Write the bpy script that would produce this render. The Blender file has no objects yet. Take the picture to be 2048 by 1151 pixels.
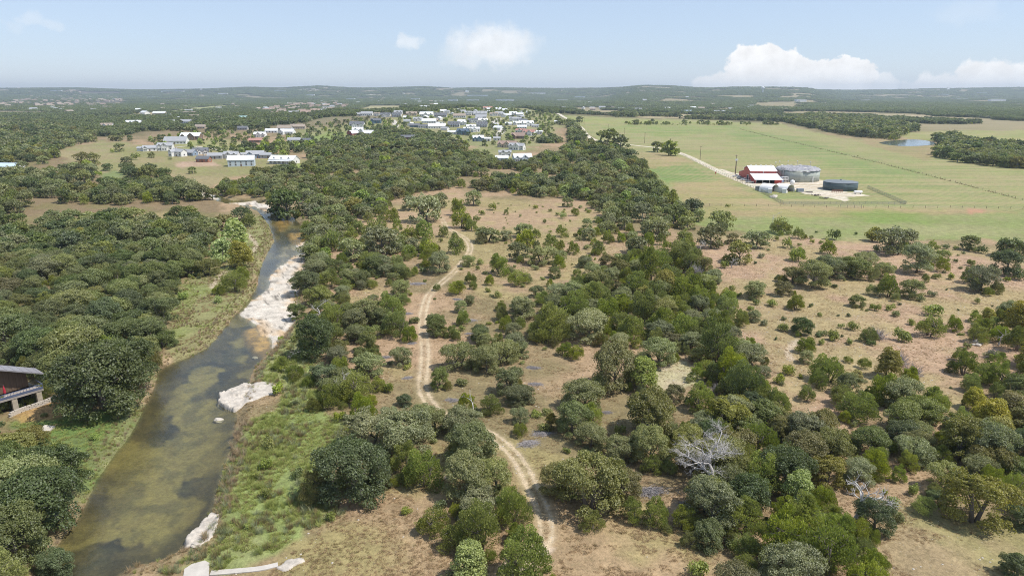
import bpy, bmesh, math, random
import numpy as np
from mathutils import Vector

# ------------------------------------------------------------------ camera, sky, sun, exposure
SC = bpy.context.scene
COL = SC.collection
random.seed(7)
RNG = np.random.default_rng(11)
F, V0, CAM_H = 1365.0, 186.0, 60.0           # focal length in photo pixels, horizon row, flying height
PITCH = math.atan((575.5 - V0) / F)
cam_data = bpy.data.cameras.new('camera')
cam_data.sensor_width = 36.0
cam_data.lens = 36.0 * F / 2048.0
cam_data.clip_start = 0.5
cam_data.clip_end = 60000.0
cam = bpy.data.objects.new('camera', cam_data)
COL.objects.link(cam)
cam.location = (0, 0, CAM_H)
cam.rotation_euler = (math.pi / 2 - PITCH, 0, 0)
SC.camera = cam

SUN_AZ, SUN_EL = math.radians(104), math.radians(58)     # azimuth from +Y towards +X
sun_data = bpy.data.lights.new('sun', 'SUN')
sun_data.energy = 4.6
sun_data.angle = math.radians(0.53)
sun_data.color = (1.0, 0.955, 0.88)
sun = bpy.data.objects.new('sun', sun_data)
COL.objects.link(sun)
sd = Vector((math.sin(SUN_AZ) * math.cos(SUN_EL), math.cos(SUN_AZ) * math.cos(SUN_EL), math.sin(SUN_EL)))
sun.rotation_euler = sd.to_track_quat('Z', 'Y').to_euler()

def px_dir(u, v):
    dx, dy = u - 1024.0, 575.5 - v
    d = np.array([dx, F * math.cos(PITCH) + dy * math.sin(PITCH), -F * math.sin(PITCH) + dy * math.cos(PITCH)])
    return d / np.linalg.norm(d)

W = bpy.data.worlds.new('World')
SC.world = W
W.use_nodes = True
wt = W.node_tree
wt.nodes.clear()
def wn(t, **k):
    n = wt.nodes.new(t)
    for a, b in k.items():
        setattr(n, a, b)
    return n
def wmath(op, a, b=None, c=None):
    n = wn('ShaderNodeMath', operation=op)
    for i, s in enumerate((a, b, c)):
        if s is None:
            continue
        if isinstance(s, (int, float)):
            n.inputs[i].default_value = s
        else:
            wt.links.new(s, n.inputs[i])
    return n.outputs[0]
sky = wn('ShaderNodeTexSky', sky_type='NISHITA')
sky.sun_disc = False
sky.sun_elevation = SUN_EL
sky.sun_rotation = SUN_AZ
sky.altitude = 300
sky.air_density = 1.0
sky.dust_density = 0.15
sky.ozone_density = 3.5
tc = wn('ShaderNodeTexCoord')
sep = wn('ShaderNodeSeparateXYZ')
wt.links.new(tc.outputs['Generated'], sep.inputs[0])
az = wmath('MULTIPLY', wmath('ARCTAN2', sep.outputs[0], sep.outputs[1]), 180 / math.pi)
el = wmath('MULTIPLY', wmath('ARCSINE', sep.outputs[2]), 180 / math.pi)
# the cloud row goes on round the whole sky: same pattern every 90 degrees
azw = wmath('SUBTRACT', wmath('FLOORED_MODULO', wmath('ADD', az, 45.0), 90.0), 45.0)
comb = wn('ShaderNodeCombineXYZ')
wt.links.new(azw, comb.inputs[0]); wt.links.new(el, comb.inputs[1])
def wnoise(scale, det, off):
    m = wn('ShaderNodeVectorMath', operation='ADD')
    wt.links.new(comb.outputs[0], m.inputs[0]); m.inputs[1].default_value = off
    n = wn('ShaderNodeTexNoise')
    n.inputs['Scale'].default_value = scale; n.inputs['Detail'].default_value = det; n.inputs['Roughness'].default_value = 0.55
    wt.links.new(m.outputs[0], n.inputs['Vector'])
    return n.outputs['Fac']
nx = wmath('MULTIPLY', wmath('SUBTRACT', wnoise(0.75, 5, (3, 7, 0)), 0.5), 2.6)
ny = wmath('MULTIPLY', wmath('SUBTRACT', wnoise(0.75, 5, (31, 17, 5)), 0.5), 2.0)
azn, eln = wmath('ADD', azw, nx), wmath('ADD', el, ny)
def ellipse(u, v, ru, rv, soft, top):
    d = px_dir(u, v)
    a0, e0 = math.degrees(math.atan2(d[0], d[1])), math.degrees(math.asin(d[2]))
    ra, re = math.degrees(ru / F) * math.cos(math.radians(a0)), math.degrees(rv / F)
    q = wmath('ADD', wmath('POWER', wmath('DIVIDE', wmath('SUBTRACT', azn, a0), ra), 2.0),
              wmath('POWER', wmath('DIVIDE', wmath('SUBTRACT', eln, e0), re), 2.0))
    mr = wn('ShaderNodeMapRange', interpolation_type='SMOOTHSTEP')
    wt.links.new(q, mr.inputs['Value'])
    mr.inputs['From Min'].default_value = 1.0
    mr.inputs['From Max'].default_value = 1.0 - soft
    mr.inputs['To Max'].default_value = top
    return mr.outputs[0]
mask = None
for e in [(1525, 150, 78, 56, .22, 1), (1590, 162, 84, 42, .22, 1), (1650, 162, 74, 38, .22, 1), (1692, 160, 54, 40, .22, .97),
          (1440, 178, 60, 28, .5, .85), (1755, 178, 45, 32, .5, .7), (1968, 165, 55, 42, .4, .95), (1880, 178, 75, 30, .5, .8),
          (2050, 168, 50, 38, .4, .9), (820, 86, 27, 19, .9, .45), (985, 92, 105, 46, .95, .72), (950, 110, 80, 28, .95, .5),
          (60, 40, 34, 14, 1, .22), (105, 46, 26, 12, 1, .2), (1930, 22, 70, 22, 1, .12), (20, 52, 20, 12, 1, .12)]:
    m = ellipse(*e)
    mask = m if mask is None else wmath('MAXIMUM', mask, m)
shade = wn('ShaderNodeMapRange')
wt.links.new(wnoise(0.9, 6, (1, 2, 3)), shade.inputs['Value'])
shade.inputs['From Min'].default_value = .3; shade.inputs['From Max'].default_value = .7
shade.inputs['To Min'].default_value = .88; shade.inputs['To Max'].default_value = 1.04
cc = wn('ShaderNodeMix', data_type='RGBA', blend_type='MULTIPLY')
cc.inputs[0].default_value = 1.0
CLOUD = (7.5, 7.45, 7.4, 1)
cc.inputs[6].default_value = CLOUD
wt.links.new(shade.outputs[0], cc.inputs[7])
mixc = wn('ShaderNodeMix', data_type='RGBA')
hsv = wn('ShaderNodeHueSaturation')
hsv.inputs['Saturation'].default_value = .80
wt.links.new(sky.outputs[0], hsv.inputs['Color'])
tint = wn('ShaderNodeMix', data_type='RGBA', blend_type='MULTIPLY')
tint.inputs[0].default_value = 1.0
tint.inputs[7].default_value = (1.0, .97, 1.05, 1)
wt.links.new(hsv.outputs[0], tint.inputs[6])
pale = wn('ShaderNodeMix', data_type='RGBA')                 # thin summer veil: evens the sky out to a pale blue
pale.inputs[0].default_value = .5
pale.inputs[7].default_value = (3.55, 4.55, 5.75, 1)
wt.links.new(tint.outputs[2], pale.inputs[6])
wt.links.new(mask, mixc.inputs[0]); wt.links.new(pale.outputs[2], mixc.inputs[6]); wt.links.new(cc.outputs[2], mixc.inputs[7])
bg = wn('ShaderNodeBackground')
bg.inputs['Strength'].default_value = 0.135
wo = wn('ShaderNodeOutputWorld')
wt.links.new(mixc.outputs[2], bg.inputs['Color']); wt.links.new(bg.outputs[0], wo.inputs['Surface'])

SC.view_settings.view_transform = 'Standard'
SC.view_settings.look = 'None'
SC.view_settings.exposure = 0.14
SC.view_settings.gamma = 1.0
SC.view_settings.use_curve_mapping = False
SC.cycles.max_bounces = 5
SC.cycles.diffuse_bounces = 2
SC.cycles.glossy_bounces = 2
SC.cycles.transmission_bounces = 3
SC.cycles.transparent_max_bounces = 12
SC.cycles.volume_bounces = 0
SC.cycles.use_denoising = True
SC.cycles.denoising_prefilter = 'NONE'
SC.cycles.filter_width = 1.0

# ------------------------------------------------------------------ photo pixel <-> ground
CP, SP = math.cos(PITCH), math.sin(PITCH)
def village_hill(x, y):
    """the gentle rise the village stands on"""
    def st(a, b, q):
        t = np.clip((q - a) / (b - a), 0, 1)
        return t * t * (3 - 2 * t)
    return 21.0 * st(880, 1560, y) * (1 - st(2000, 2700, y)) * np.exp(-((x + 150) / 430.) ** 2)
def G(u, v, z=0.0):
    """ground point under a photo pixel; third value = metres per photo pixel there"""
    dx, dy = u - 1024.0, 575.5 - v
    k, c = F * SP - dy * CP, F * CP + dy * SP
    t = (CAM_H - z) / k
    if c * t > 880:
        a, b = 850 / c, t
        for q in np.linspace(a, b, 60):
            if CAM_H - k * q < village_hill(dx * q, c * q):
                b = q
                break
            a = q
        for _ in range(18):
            m = (a + b) / 2
            if CAM_H - k * m < village_hill(dx * m, c * m):
                b = m
            else:
                a = m
        t = b
    return dx * t, c * t, t
def GP(pts, z=0.0):
    return np.array([G(u, v, z)[:2] for u, v in pts])
def PX(x, y, z=0.0):
    """world -> photo pixel (vectorised)"""
    zz = z - CAM_H
    dep = y * CP - zz * SP
    up = y * SP + zz * CP
    dep = np.where(np.abs(dep) < 1e-3, 1e-3, dep)
    return 1024.0 + F * x / dep, 575.5 - F * up / dep, dep

def _h(xi, yi, s):
    h = (xi * 374761393 + yi * 668265263 + s * 974634721) & 0xffffffff
    h = ((h ^ (h >> 13)) * 1274126177) & 0xffffffff
    return ((h ^ (h >> 16)) & 0xffffff) / float(0xffffff)
def vnoise(x, y, s=0):
    x = np.asarray(x, float); y = np.asarray(y, float)
    xf, yf = np.floor(x), np.floor(y)
    xi, yi = xf.astype(np.int64), yf.astype(np.int64)
    a, b = x - xf, y - yf
    a = a * a * (3 - 2 * a); b = b * b * (3 - 2 * b)
    return (_h(xi, yi, s) * (1 - a) + _h(xi + 1, yi, s) * a) * (1 - b) + (_h(xi, yi + 1, s) * (1 - a) + _h(xi + 1, yi + 1, s) * a) * b
def fbm(x, y, s=0, o=4):
    t = 0; amp = .5; tot = 0
    for i in range(o):
        t = t + amp * vnoise(x * 2 ** i + 17.3 * i, y * 2 ** i - 9.1 * i, s + i); tot += amp; amp *= .5
    return t / tot
def sst(a, b, x):
    t = np.clip((x - a) / (b - a), 0, 1)
    return t * t * (3 - 2 * t)
def poly_sd(x, y, P):
    """signed distance to polygon (negative inside)"""
    x = np.asarray(x, float); y = np.asarray(y, float)
    d = np.full(x.shape, 1e18); ins = np.zeros(x.shape, bool)
    n = len(P)
    for i in range(n):
        ax, ay = P[i]; bx, by = P[(i + 1) % n]
        ex, ey = bx - ax, by - ay
        wx, wy = x - ax, y - ay
        t = np.clip((wx * ex + wy * ey) / (ex * ex + ey * ey + 1e-12), 0, 1)
        dx, dy = wx - ex * t, wy - ey * t
        d = np.minimum(d, dx * dx + dy * dy)
        c = ((ay > y) != (by > y))
        if ey != 0:
            c &= (x < ex * (y - ay) / ey + ax)
        ins ^= c
    d = np.sqrt(d)
    return np.where(ins, -d, d)
def line_d(x, y, L):
    """distance to a polyline and signed side offset"""
    d = np.full(np.shape(x), 1e18); off = np.zeros(np.shape(x))
    for i in range(len(L) - 1):
        ax, ay = L[i]; bx, by = L[i + 1]
        ex, ey = bx - ax, by - ay; l2 = ex * ex + ey * ey + 1e-12
        wx, wy = x - ax, y - ay
        t = np.clip((wx * ex + wy * ey) / l2, 0, 1)
        dd = (wx - ex * t) ** 2 + (wy - ey * t) ** 2
        m = dd < d
        d = np.where(m, dd, d)
        off = np.where(m, (ex * wy - ey * wx) / math.sqrt(l2), off)
    return np.sqrt(d), off
def smooth_line(pts, n=6):
    P = np.array(pts, float); out = []
    for i in range(len(P) - 1):
        p0 = P[max(i - 1, 0)]; p1 = P[i]; p2 = P[i + 1]; p3 = P[min(i + 2, len(P) - 1)]
        for k in range(n):
            t = k / n
            out.append(.5 * (2 * p1 + (p2 - p0) * t + (2 * p0 - 5 * p1 + 4 * p2 - p3) * t * t + (3 * p1 - p0 - 3 * p2 + p3) * t ** 3))
    out.append(P[-1])
    return np.array(out)

# ------------------------------------------------------------------ node material helpers
def new_mat(name):
    m = bpy.data.materials.new(name); m.use_nodes = True
    m.node_tree.nodes.clear()
    return m
class NT:
    def __init__(s, m):
        s.t = m.node_tree
    def n(s, typ, **k):
        n = s.t.nodes.new(typ)
        for a, b in k.items():
            setattr(n, a, b)
        return n
    def l(s, a, b):
        s.t.links.new(a, b)
    def val(s, sock, v):
        if isinstance(v, bpy.types.NodeSocket):
            s.l(v, sock)
        else:
            sock.default_value = v
    def math(s, op, a, b=None):
        n = s.n('ShaderNodeMath', operation=op)
        s.val(n.inputs[0], a)
        if b is not None:
            s.val(n.inputs[1], b)
        return n.outputs[0]
    def mix(s, f, a, b, mode='MIX'):
        n = s.n('ShaderNodeMix', data_type='RGBA', blend_type=mode)
        s.val(n.inputs[0], f); s.val(n.inputs[6], a); s.val(n.inputs[7], b)
        return n.outputs[2]
    def noise(s, vec, scale, detail=4, rough=.55, dist=0):
        n = s.n('ShaderNodeTexNoise')
        s.l(vec, n.inputs['Vector'])
        n.inputs['Scale'].default_value = scale; n.inputs['Detail'].default_value = detail
        n.inputs['Roughness'].default_value = rough; n.inputs['Distortion'].default_value = dist
        return n.outputs['Fac']
    def rng(s, v, a, b, c=0., d=1., smooth=False):
        n = s.n('ShaderNodeMapRange')
        if smooth:
            n.interpolation_type = 'SMOOTHSTEP'
        s.val(n.inputs['Value'], v)
        for k, q in zip(('From Min', 'From Max', 'To Min', 'To Max'), (a, b, c, d)):
            n.inputs[k].default_value = q
        return n.outputs[0]
    def bsdf(s, col, rough=.8, bump=None, spec=.3, metal=0., bstr=.3, bdist=.05):
        p = s.n('ShaderNodeBsdfPrincipled')
        s.val(p.inputs['Base Color'], col); s.val(p.inputs['Roughness'], rough)
        p.inputs['Specular IOR Level'].default_value = spec; p.inputs['Metallic'].default_value = metal
        if bump is not None:
            b = s.n('ShaderNodeBump'); b.inputs['Strength'].default_value = bstr; b.inputs['Distance'].default_value = bdist
            s.l(bump, b.inputs['Height']); s.l(b.outputs[0], p.inputs['Normal'])
        return p.outputs[0]
    def out(s, sh):
        o = s.n('ShaderNodeOutputMaterial'); s.l(sh, o.inputs['Surface'])
        return o
def c4(c, k=1.0):
    return (c[0] * k, c[1] * k, c[2] * k, 1)
MATS = {}
def plain(name, col, rough=.7, var=.25, scale=1.2, metal=0., spec=.3, streak=None):
    """weathered single-colour material: two noises break the colour up"""
    if name in MATS:
        return MATS[name]
    m = new_mat(name); t = NT(m)
    tc = t.n('ShaderNodeTexCoord')
    vec = tc.outputs['Object']
    if streak:
        mp = t.n('ShaderNodeMapping'); mp.inputs['Scale'].default_value = streak
        t.l(vec, mp.inputs[0]); vec = mp.outputs[0]
    a = t.noise(vec, scale, 5)
    b = t.noise(vec, scale * 7, 3)
    f = t.math('ADD', t.math('MULTIPLY', a, .65), t.math('MULTIPLY', b, .35))
    col_ = t.mix(t.rng(f, .3, .7), c4(col, 1 - var), c4(col, 1 + var * .6))
    t.out(t.bsdf(col_, rough, bump=b, spec=spec, metal=metal, bstr=.12))
    MATS[name] = m
    return m
# ------------------------------------------------------------------ terrain
WATER_Z = -1.2
CREEK = GP([(40, 1210), (75, 1151), (112, 1100), (160, 1040), (185, 985), (215, 930), (262, 870), (300, 800), (320, 742), (345, 726), (380, 714),
            (420, 692), (450, 657), (475, 624), (500, 598), (515, 575), (520, 540), (533, 510), (549, 482), (541, 455), (528, 434), (515, 421),
            (490, 413), (455, 408), (430, 400), (400, 393), (372, 384), (345, 372), (352, 366), (380, 375), (410, 384), (440, 393), (460, 400), (520, 401), (550, 408),
            (575, 425), (600, 448), (617, 470), (612, 500), (606, 530), (592, 560), (587, 600), (589, 635), (573, 655), (556, 680), (536, 705),
            (507, 735), (494, 765), (480, 790), (472, 815), (469, 850), (456, 900), (440, 960), (420, 1020), (398, 1060), (372, 1092), (320, 1118),
            (268, 1132), (235, 1151), (200, 1210)], WATER_Z)
ROCKS = [GP(p, WATER_Z + .15) for p in (
    [(478, 628), (505, 602), (536, 578), (540, 552), (556, 534), (574, 524), (586, 512), (608, 503), (616, 520), (604, 545), (592, 572), (592, 604), (596, 634), (578, 652), (556, 684), (549, 694), (541, 672), (520, 668), (515, 652), (500, 640)],
    [(452, 405), (470, 404), (500, 402), (530, 405), (546, 412), (552, 422), (534, 424), (512, 414), (492, 410), (470, 409)],
    [(376, 386), (400, 382), (424, 390), (440, 397), (420, 399), (396, 394)], [(342, 372), (356, 366), (372, 374), (360, 380)],
    [(590, 492), (604, 484), (618, 486), (616, 496), (600, 498)])]
SHALLOW = [GP(p, WATER_Z) for p in (
    [(550, 445), (562, 437), (582, 442), (574, 458), (556, 462)], [(572, 468), (600, 462), (618, 474), (610, 492), (585, 488)], [(540, 690), (560, 650), (590, 640), (585, 680), (545, 730)],
    [(490, 660), (545, 640), (560, 690), (540, 720), (500, 700)], [(526, 592), (536, 560), (552, 530), (566, 495), (582, 488), (600, 500), (590, 520), (560, 536), (545, 570)])]
# skyline of the far ridges in the photograph: column, row
SIL = np.array([(-900, 178), (-300, 177), (0, 177), (130, 176), (160, 176), (240, 179), (300, 180), (420, 178), (500, 174.5), (560, 176), (640, 172), (700, 176), (760, 176), (850, 173.5), (900, 176),
                (1000, 176), (1100, 177), (1200, 176.5), (1250, 173), (1290, 171.5), (1340, 172.5), (1375, 174.5), (1420, 176.5), (1460, 175), (1520, 175), (1580, 176.5), (1640, 179), (1700, 180.5), (1780, 179.5), (1860, 177.5),
                (1950, 176.5), (2048, 175), (2400, 176), (3000, 178)], float)
def Zt(x, y):
    x = np.asarray(x, float); y = np.asarray(y, float)
    r = np.hypot(x, y)
    z = .55 * (fbm(x / 46., y / 46., 3, 3) - .5) * (1 - sst(180, 420, r)) + village_hill(x, y)
    near = r < 700
    if np.any(near):
        xs, ys = x[near], y[near]
        sd_ = poly_sd(xs, ys, CREEK) + 1.1 * (fbm(xs / 3.2, ys / 3.2, 9, 3) - .5)
        ch = -1.25 * (1 - sst(-.1, 3.0, sd_)) - (.25 + .45 * fbm(xs / 7., ys / 7., 5, 3)) * sst(0, -2.2, sd_)
        zn = z[near] * sst(0, 6, sd_) + ch
        for P in ROCKS:
            rs = poly_sd(xs, ys, P) + 1.6 * (fbm(xs / 4., ys / 4., 21, 4) - .5)
            led = WATER_Z + .10 + .14 * np.floor(3.5 * fbm(xs / 6. + ys / 17., ys / 9., 33, 2)) / 3 + .05 * fbm(xs / .8, ys / .8, 2, 3)
            k = sst(.7, -.3, rs)
            zn = np.where(rs < .7, zn * (1 - k) + np.maximum(zn, led) * k, zn)
        for P in SHALLOW:
            rs = poly_sd(xs, ys, P) + 2.5 * (fbm(xs / 5., ys / 5., 23, 3) - .5)
            k = sst(1.0, -1.0, rs) * (sd_ < 0)
            zn = zn * (1 - k) + np.maximum(zn, WATER_Z - .09) * k
        z = z.copy(); z[near] = zn
    far = (y > 2600)
    if np.any(far):
        xs, ys = x[far], y[far]
        u = 1024 + F * xs / (ys * CP)
        top = (V0 - np.interp(u, SIL[:, 0], SIL[:, 1])) * CP * CP / F
        g1 = sst(1180, 1290, u) * sst(1700, 1600, u)
        def ridge(D, w):
            zt = CAM_H + top * D - 6
            return zt * np.where(ys < D, np.exp(-((ys - D) / w) ** 2), 1.0)
        zz = ridge(7400., 2300.) * g1 + ridge(9000., 1900.) * (1 - g1)
        zz = np.where((ys > 9000) & (g1 > 0), zz * np.exp(-((ys - 9000) / 3000.) ** 2), zz)
        zz = zz + 26 * sst(2600, 4500, ys) * (fbm(xs / 900., ys / 700., 41, 3) - .45) * (ys < 8500)
        z = z.copy(); z[far] = z[far] + zz
    return z
def z1(x, y):
    return float(Zt(np.array([x]), np.array([y]))[0])

# soil and turf colours (albedo)
TAN, PINK, OLIVE, DRYG = (.355, .246, .152), (.395, .268, .177), (.165, .145, .068), (.295, .245, .125)
GREEN, LUSH, FIELD, FIELDG = (.190, .215, .092), (.265, .275, .120), (.262, .258, .118), (.178, .235, .084)
LITTER, WOODS, SOIL, CREAM = (.225, .165, .095), (.075, .082, .040), (.40, .25, .11), (.56, .50, .40)
# (pixel polygon, colour, edge softness m, edge noise m, pebbles, tufts)
def HP(u0, u1, y0, y1):
    """patch of a far hillside between two columns and two distances"""
    return np.array([((u - 1024) / F * y * CP, y) for u, y in ((u0, y0), (u1, y0), (u1, y1), (u0, y1))])
ZONES = [
    ([(-500, 300), (120, 300), (440, 400), (440, 470), (390, 530), (345, 600), (345, 690), (312, 740), (290, 800), (160, 1040), (60, 1160), (-100, 1400), (-900, 1500)], LITTER, 4, 5, .0, .3),
    ([(78, 458), (150, 440), (200, 428), (300, 426), (392, 424), (402, 436), (300, 441), (200, 441), (130, 453), (85, 466)], TAN, 2, 4, .1, .3),
    ([(108, 308), (150, 290), (200, 282), (250, 284), (330, 296), (420, 316), (480, 318), (600, 318), (625, 335), (560, 345), (470, 352), (440, 366), (385, 378), (350, 352), (300, 334), (200, 352), (165, 332)], (.285, .235, .125), 8, 14, .1, .4),
    ([(205, 346), (235, 340), (250, 352), (225, 362), (205, 358)], GREEN, 5, 5, 0, .2), ([(340, 326), (430, 322), (440, 330), (360, 336)], (.40, .28, .20), 5, 6, .2, 0), ([(545, 332), (600, 328), (625, 338), (560, 345)], (.26, .28, .10), 5, 6, 0, .3),
    ([(310, 280), (420, 276), (470, 282), (560, 300), (520, 312), (400, 308)], (.30, .27, .13), 8, 9, .1, .3),
    ([(345, 726), (312, 748), (338, 690), (345, 600), (390, 530), (440, 500), (455, 470), (500, 440), (525, 430), (549, 482), (533, 510), (520, 540), (515, 575), (500, 598), (450, 657), (420, 692), (380, 714)], (.245, .235, .105), 3, 5, .1, .8),
    ([(25, 842), (110, 828), (200, 815), (300, 795), (262, 872), (215, 932), (185, 987), (150, 1005), (60, 935)], (.150, .190, .066), 2, 2, .0, .4),
    ([(28, 828), (105, 800), (150, 812), (125, 834), (40, 846)], SOIL, 1, 1.5, .1, .1),
    ([(592, 640), (640, 700), (640, 780), (650, 830), (705, 845), (690, 890), (640, 925), (650, 1000), (700, 1022), (620, 1062), (560, 1112), (480, 1138), (300, 1151), (380, 1110), (420, 1050), (450, 925), (474, 850), (560, 824), (565, 775), (500, 765), (545, 700)], LUSH, 2, 3, .0, 1),
    ([(1118, 231), (1400, 240), (1560, 247), (1600, 258), (1700, 278), (1770, 284), (1870, 290), (2150, 300), (2500, 330), (2500, 520), (2048, 486), (1900, 478), (1700, 484), (1560, 474), (1400, 452), (1340, 400), (1290, 330), (1240, 300), (1200, 283), (1165, 258)], FIELD, 6, 10, .0, .35),
    ([(1790, 266), (1900, 261), (2400, 261), (2400, 302), (2048, 297), (1900, 285), (1810, 276)], (.265, .265, .105), 8, 8, 0, .2),
    ([(1262, 306), (1345, 308), (1392, 326), (1300, 338), (1280, 325)], (.315, .245, .135), 3, 4, .1, .2), ([(1292, 338), (1375, 329), (1440, 362), (1336, 364)], FIELDG, 4, 5, 0, .1),
    ([(1336, 366), (1440, 363), (1566, 408), (1660, 413), (1900, 418), (2048, 424), (1800, 432), (1500, 434), (1390, 440)], (.325, .255, .135), 4, 6, 0, .3),
    ([(1500, 262), (1610, 275), (1760, 330), (1850, 352), (1760, 350), (1640, 322), (1540, 300), (1440, 262)], FIELDG, 30, 30, 0, .1), ([(1180, 250), (1480, 252), (1500, 258), (1330, 275), (1240, 262)], (.20, .25, .082), 12, 20, 0, .1),
    ([(1130, 234), (1560, 248), (1470, 249), (1160, 246)], (.235, .265, .085), 10, 10, 0, .1), ([(1700, 420), (1850, 424), (1860, 445), (1720, 450)], (.21, .245, .08), 14, 16, 0, .4),
    ([(1715, 283), (1770, 279), (1885, 289), (1888, 308), (1850, 320), (1780, 302)], (.285, .215, .125), 8, 6, .1, .1), ([(1935, 418), (1962, 417), (1965, 424), (1940, 427)], (.40, .22, .14), 2, 3, .1, 0),
    ([(1402, 470), (1700, 482), (2048, 492), (2500, 515), (2500, 800), (2048, 735), (1950, 765), (1900, 805), (1850, 792), (1700, 852), (1560, 832), (1480, 702), (1440, 600), (1420, 540)], PINK, 8, 14, .9, .55),
    ([(785, 412), (900, 384), (1010, 400), (1205, 410), (1235, 452), (1245, 545), (1100, 602), (960, 600), (880, 520), (780, 470), (700, 480), (690, 470)], (.365, .256, .158), 5, 7, .25, .5),
    ([(640, 520), (720, 560), (820, 600), (840, 720), (800, 760), (680, 620)], (.355, .244, .153), 4, 6, .3, .4),
    ([(1330, 720), (1385, 712), (1400, 770), (1340, 790), (1300, 760)], (.44, .35, .25), 2, 4, 1, .2),
    ([(530, 1118), (640, 1060), (720, 1022), (860, 900), (1000, 880), (1100, 900), (1260, 1000), (1430, 1050), (1470, 1250), (380, 1250)], (.340, .242, .142), 3, 4, .1, .7),
    ([(1770, 1000), (1900, 1040), (2100, 1050), (2100, 1250), (1740, 1250)], (.312, .236, .135), 3, 3, .3, .6),
    ([(1000, 1130), (1040, 1100), (1075, 1085), (1100, 1100), (1070, 1130), (1020, 1160)], (.47, .37, .27), .6, 1.2, 1, .1),
    ([(590, 262), (700, 247), (850, 226), (1000, 215), (1115, 230), (1128, 246), (1110, 268), (1060, 300), (1010, 332), (960, 302), (880, 272), (760, 260), (700, 285), (540, 302)], (.27, .245, .125), 20, 22, .1, .2),
    ([(590, 275), (690, 262), (700, 285), (620, 295)], (.24, .26, .10), 12, 12, 0, .2),
    ([(675, 222), (740, 212), (812, 213), (800, 222), (700, 226)], (.33, .29, .15), 25, 25, 0, 0), ([(262, 228), (325, 222), (325, 229), (270, 231)], (.34, .29, .18), 25, 20, 0, 0),
    ([(335, 222), (470, 208), (482, 212), (400, 222), (345, 226)], (.30, .30, .14), 25, 20, 0, 0), ([(1265, 226), (1480, 230), (1500, 236), (1280, 236)], (.33, .27, .17), 20, 12, 0, 0),
    ([(1570, 226), (1640, 229), (1640, 233), (1560, 232)], (.36, .29, .19), 20, 12, 0, 0), ([(1725, 231), (1850, 229), (1880, 236), (1760, 236)], (.38, .31, .21), 20, 12, 0, 0),
    (HP(1275, 1345, 6500, 6900), (.56, .47, .38), 30, 90, 0, 0), (HP(595, 635, 7700, 8000), (.5, .46, .41), 30, 90, 0, 0), (HP(725, 755, 7000, 7200), (.5, .45, .36), 30, 90, 0, 0), (HP(770, 865, 8150, 8350), (.48, .43, .36), 30, 90, 0, 0),
    ([(0, 200), (250, 196), (255, 212), (0, 216)], (.12, .105, .075), 60, 80, 0, 0), ([(515, 222), (560, 210), (690, 206), (700, 216), (640, 232), (530, 236)], (.13, .12, .08), 40, 50, 0, 0),
]
for _z in range(len(ZONES)):
    pts, c, s_, n_, pb, tf = ZONES[_z]
    ZONES[_z] = (pts if isinstance(pts, np.ndarray) else GP(pts), np.array(c), s_, n_, pb, tf)
TRACK_PX = [(1000, 1165), (1030, 1135), (1062, 1108), (1086, 1085), (1093, 1060), (1086, 1020), (1070, 985), (1053, 948), (1034, 915), (1008, 888), (978, 866), (940, 850), (900, 836), (868, 815), (850, 790), (845, 770), (848, 740),
            (850, 700), (847, 665), (845, 640), (850, 610), (858, 590), (875, 572), (900, 551), (920, 531), (935, 511), (941, 496), (935, 481), (920, 470), (905, 462), (893, 454), (888, 446), (884, 436)]
TRACK = smooth_line(GP(TRACK_PX), 5)
ROAD_PX = [(1530, 378), (1500, 369), (1470, 357), (1440, 344), (1400, 324), (1370, 310), (1340, 300), (1310, 295), (1285, 292.5), (1262, 290), (1235, 287), (1205, 283), (1185, 278), (1172, 268), (1163, 256), (1150, 246), (1136, 238), (1126, 233), (1118, 228), (1108, 224)]
ROAD = smooth_line(GP(ROAD_PX), 6)
PATHS = [smooth_line(GP(p), 4) for p in ([(424, 575), (432, 562), (444, 548), (455, 540)], [(496, 515), (508, 500), (512, 488), (498, 470)], [(1580, 720), (1576, 705), (1584, 690), (1600, 680)])]

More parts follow.
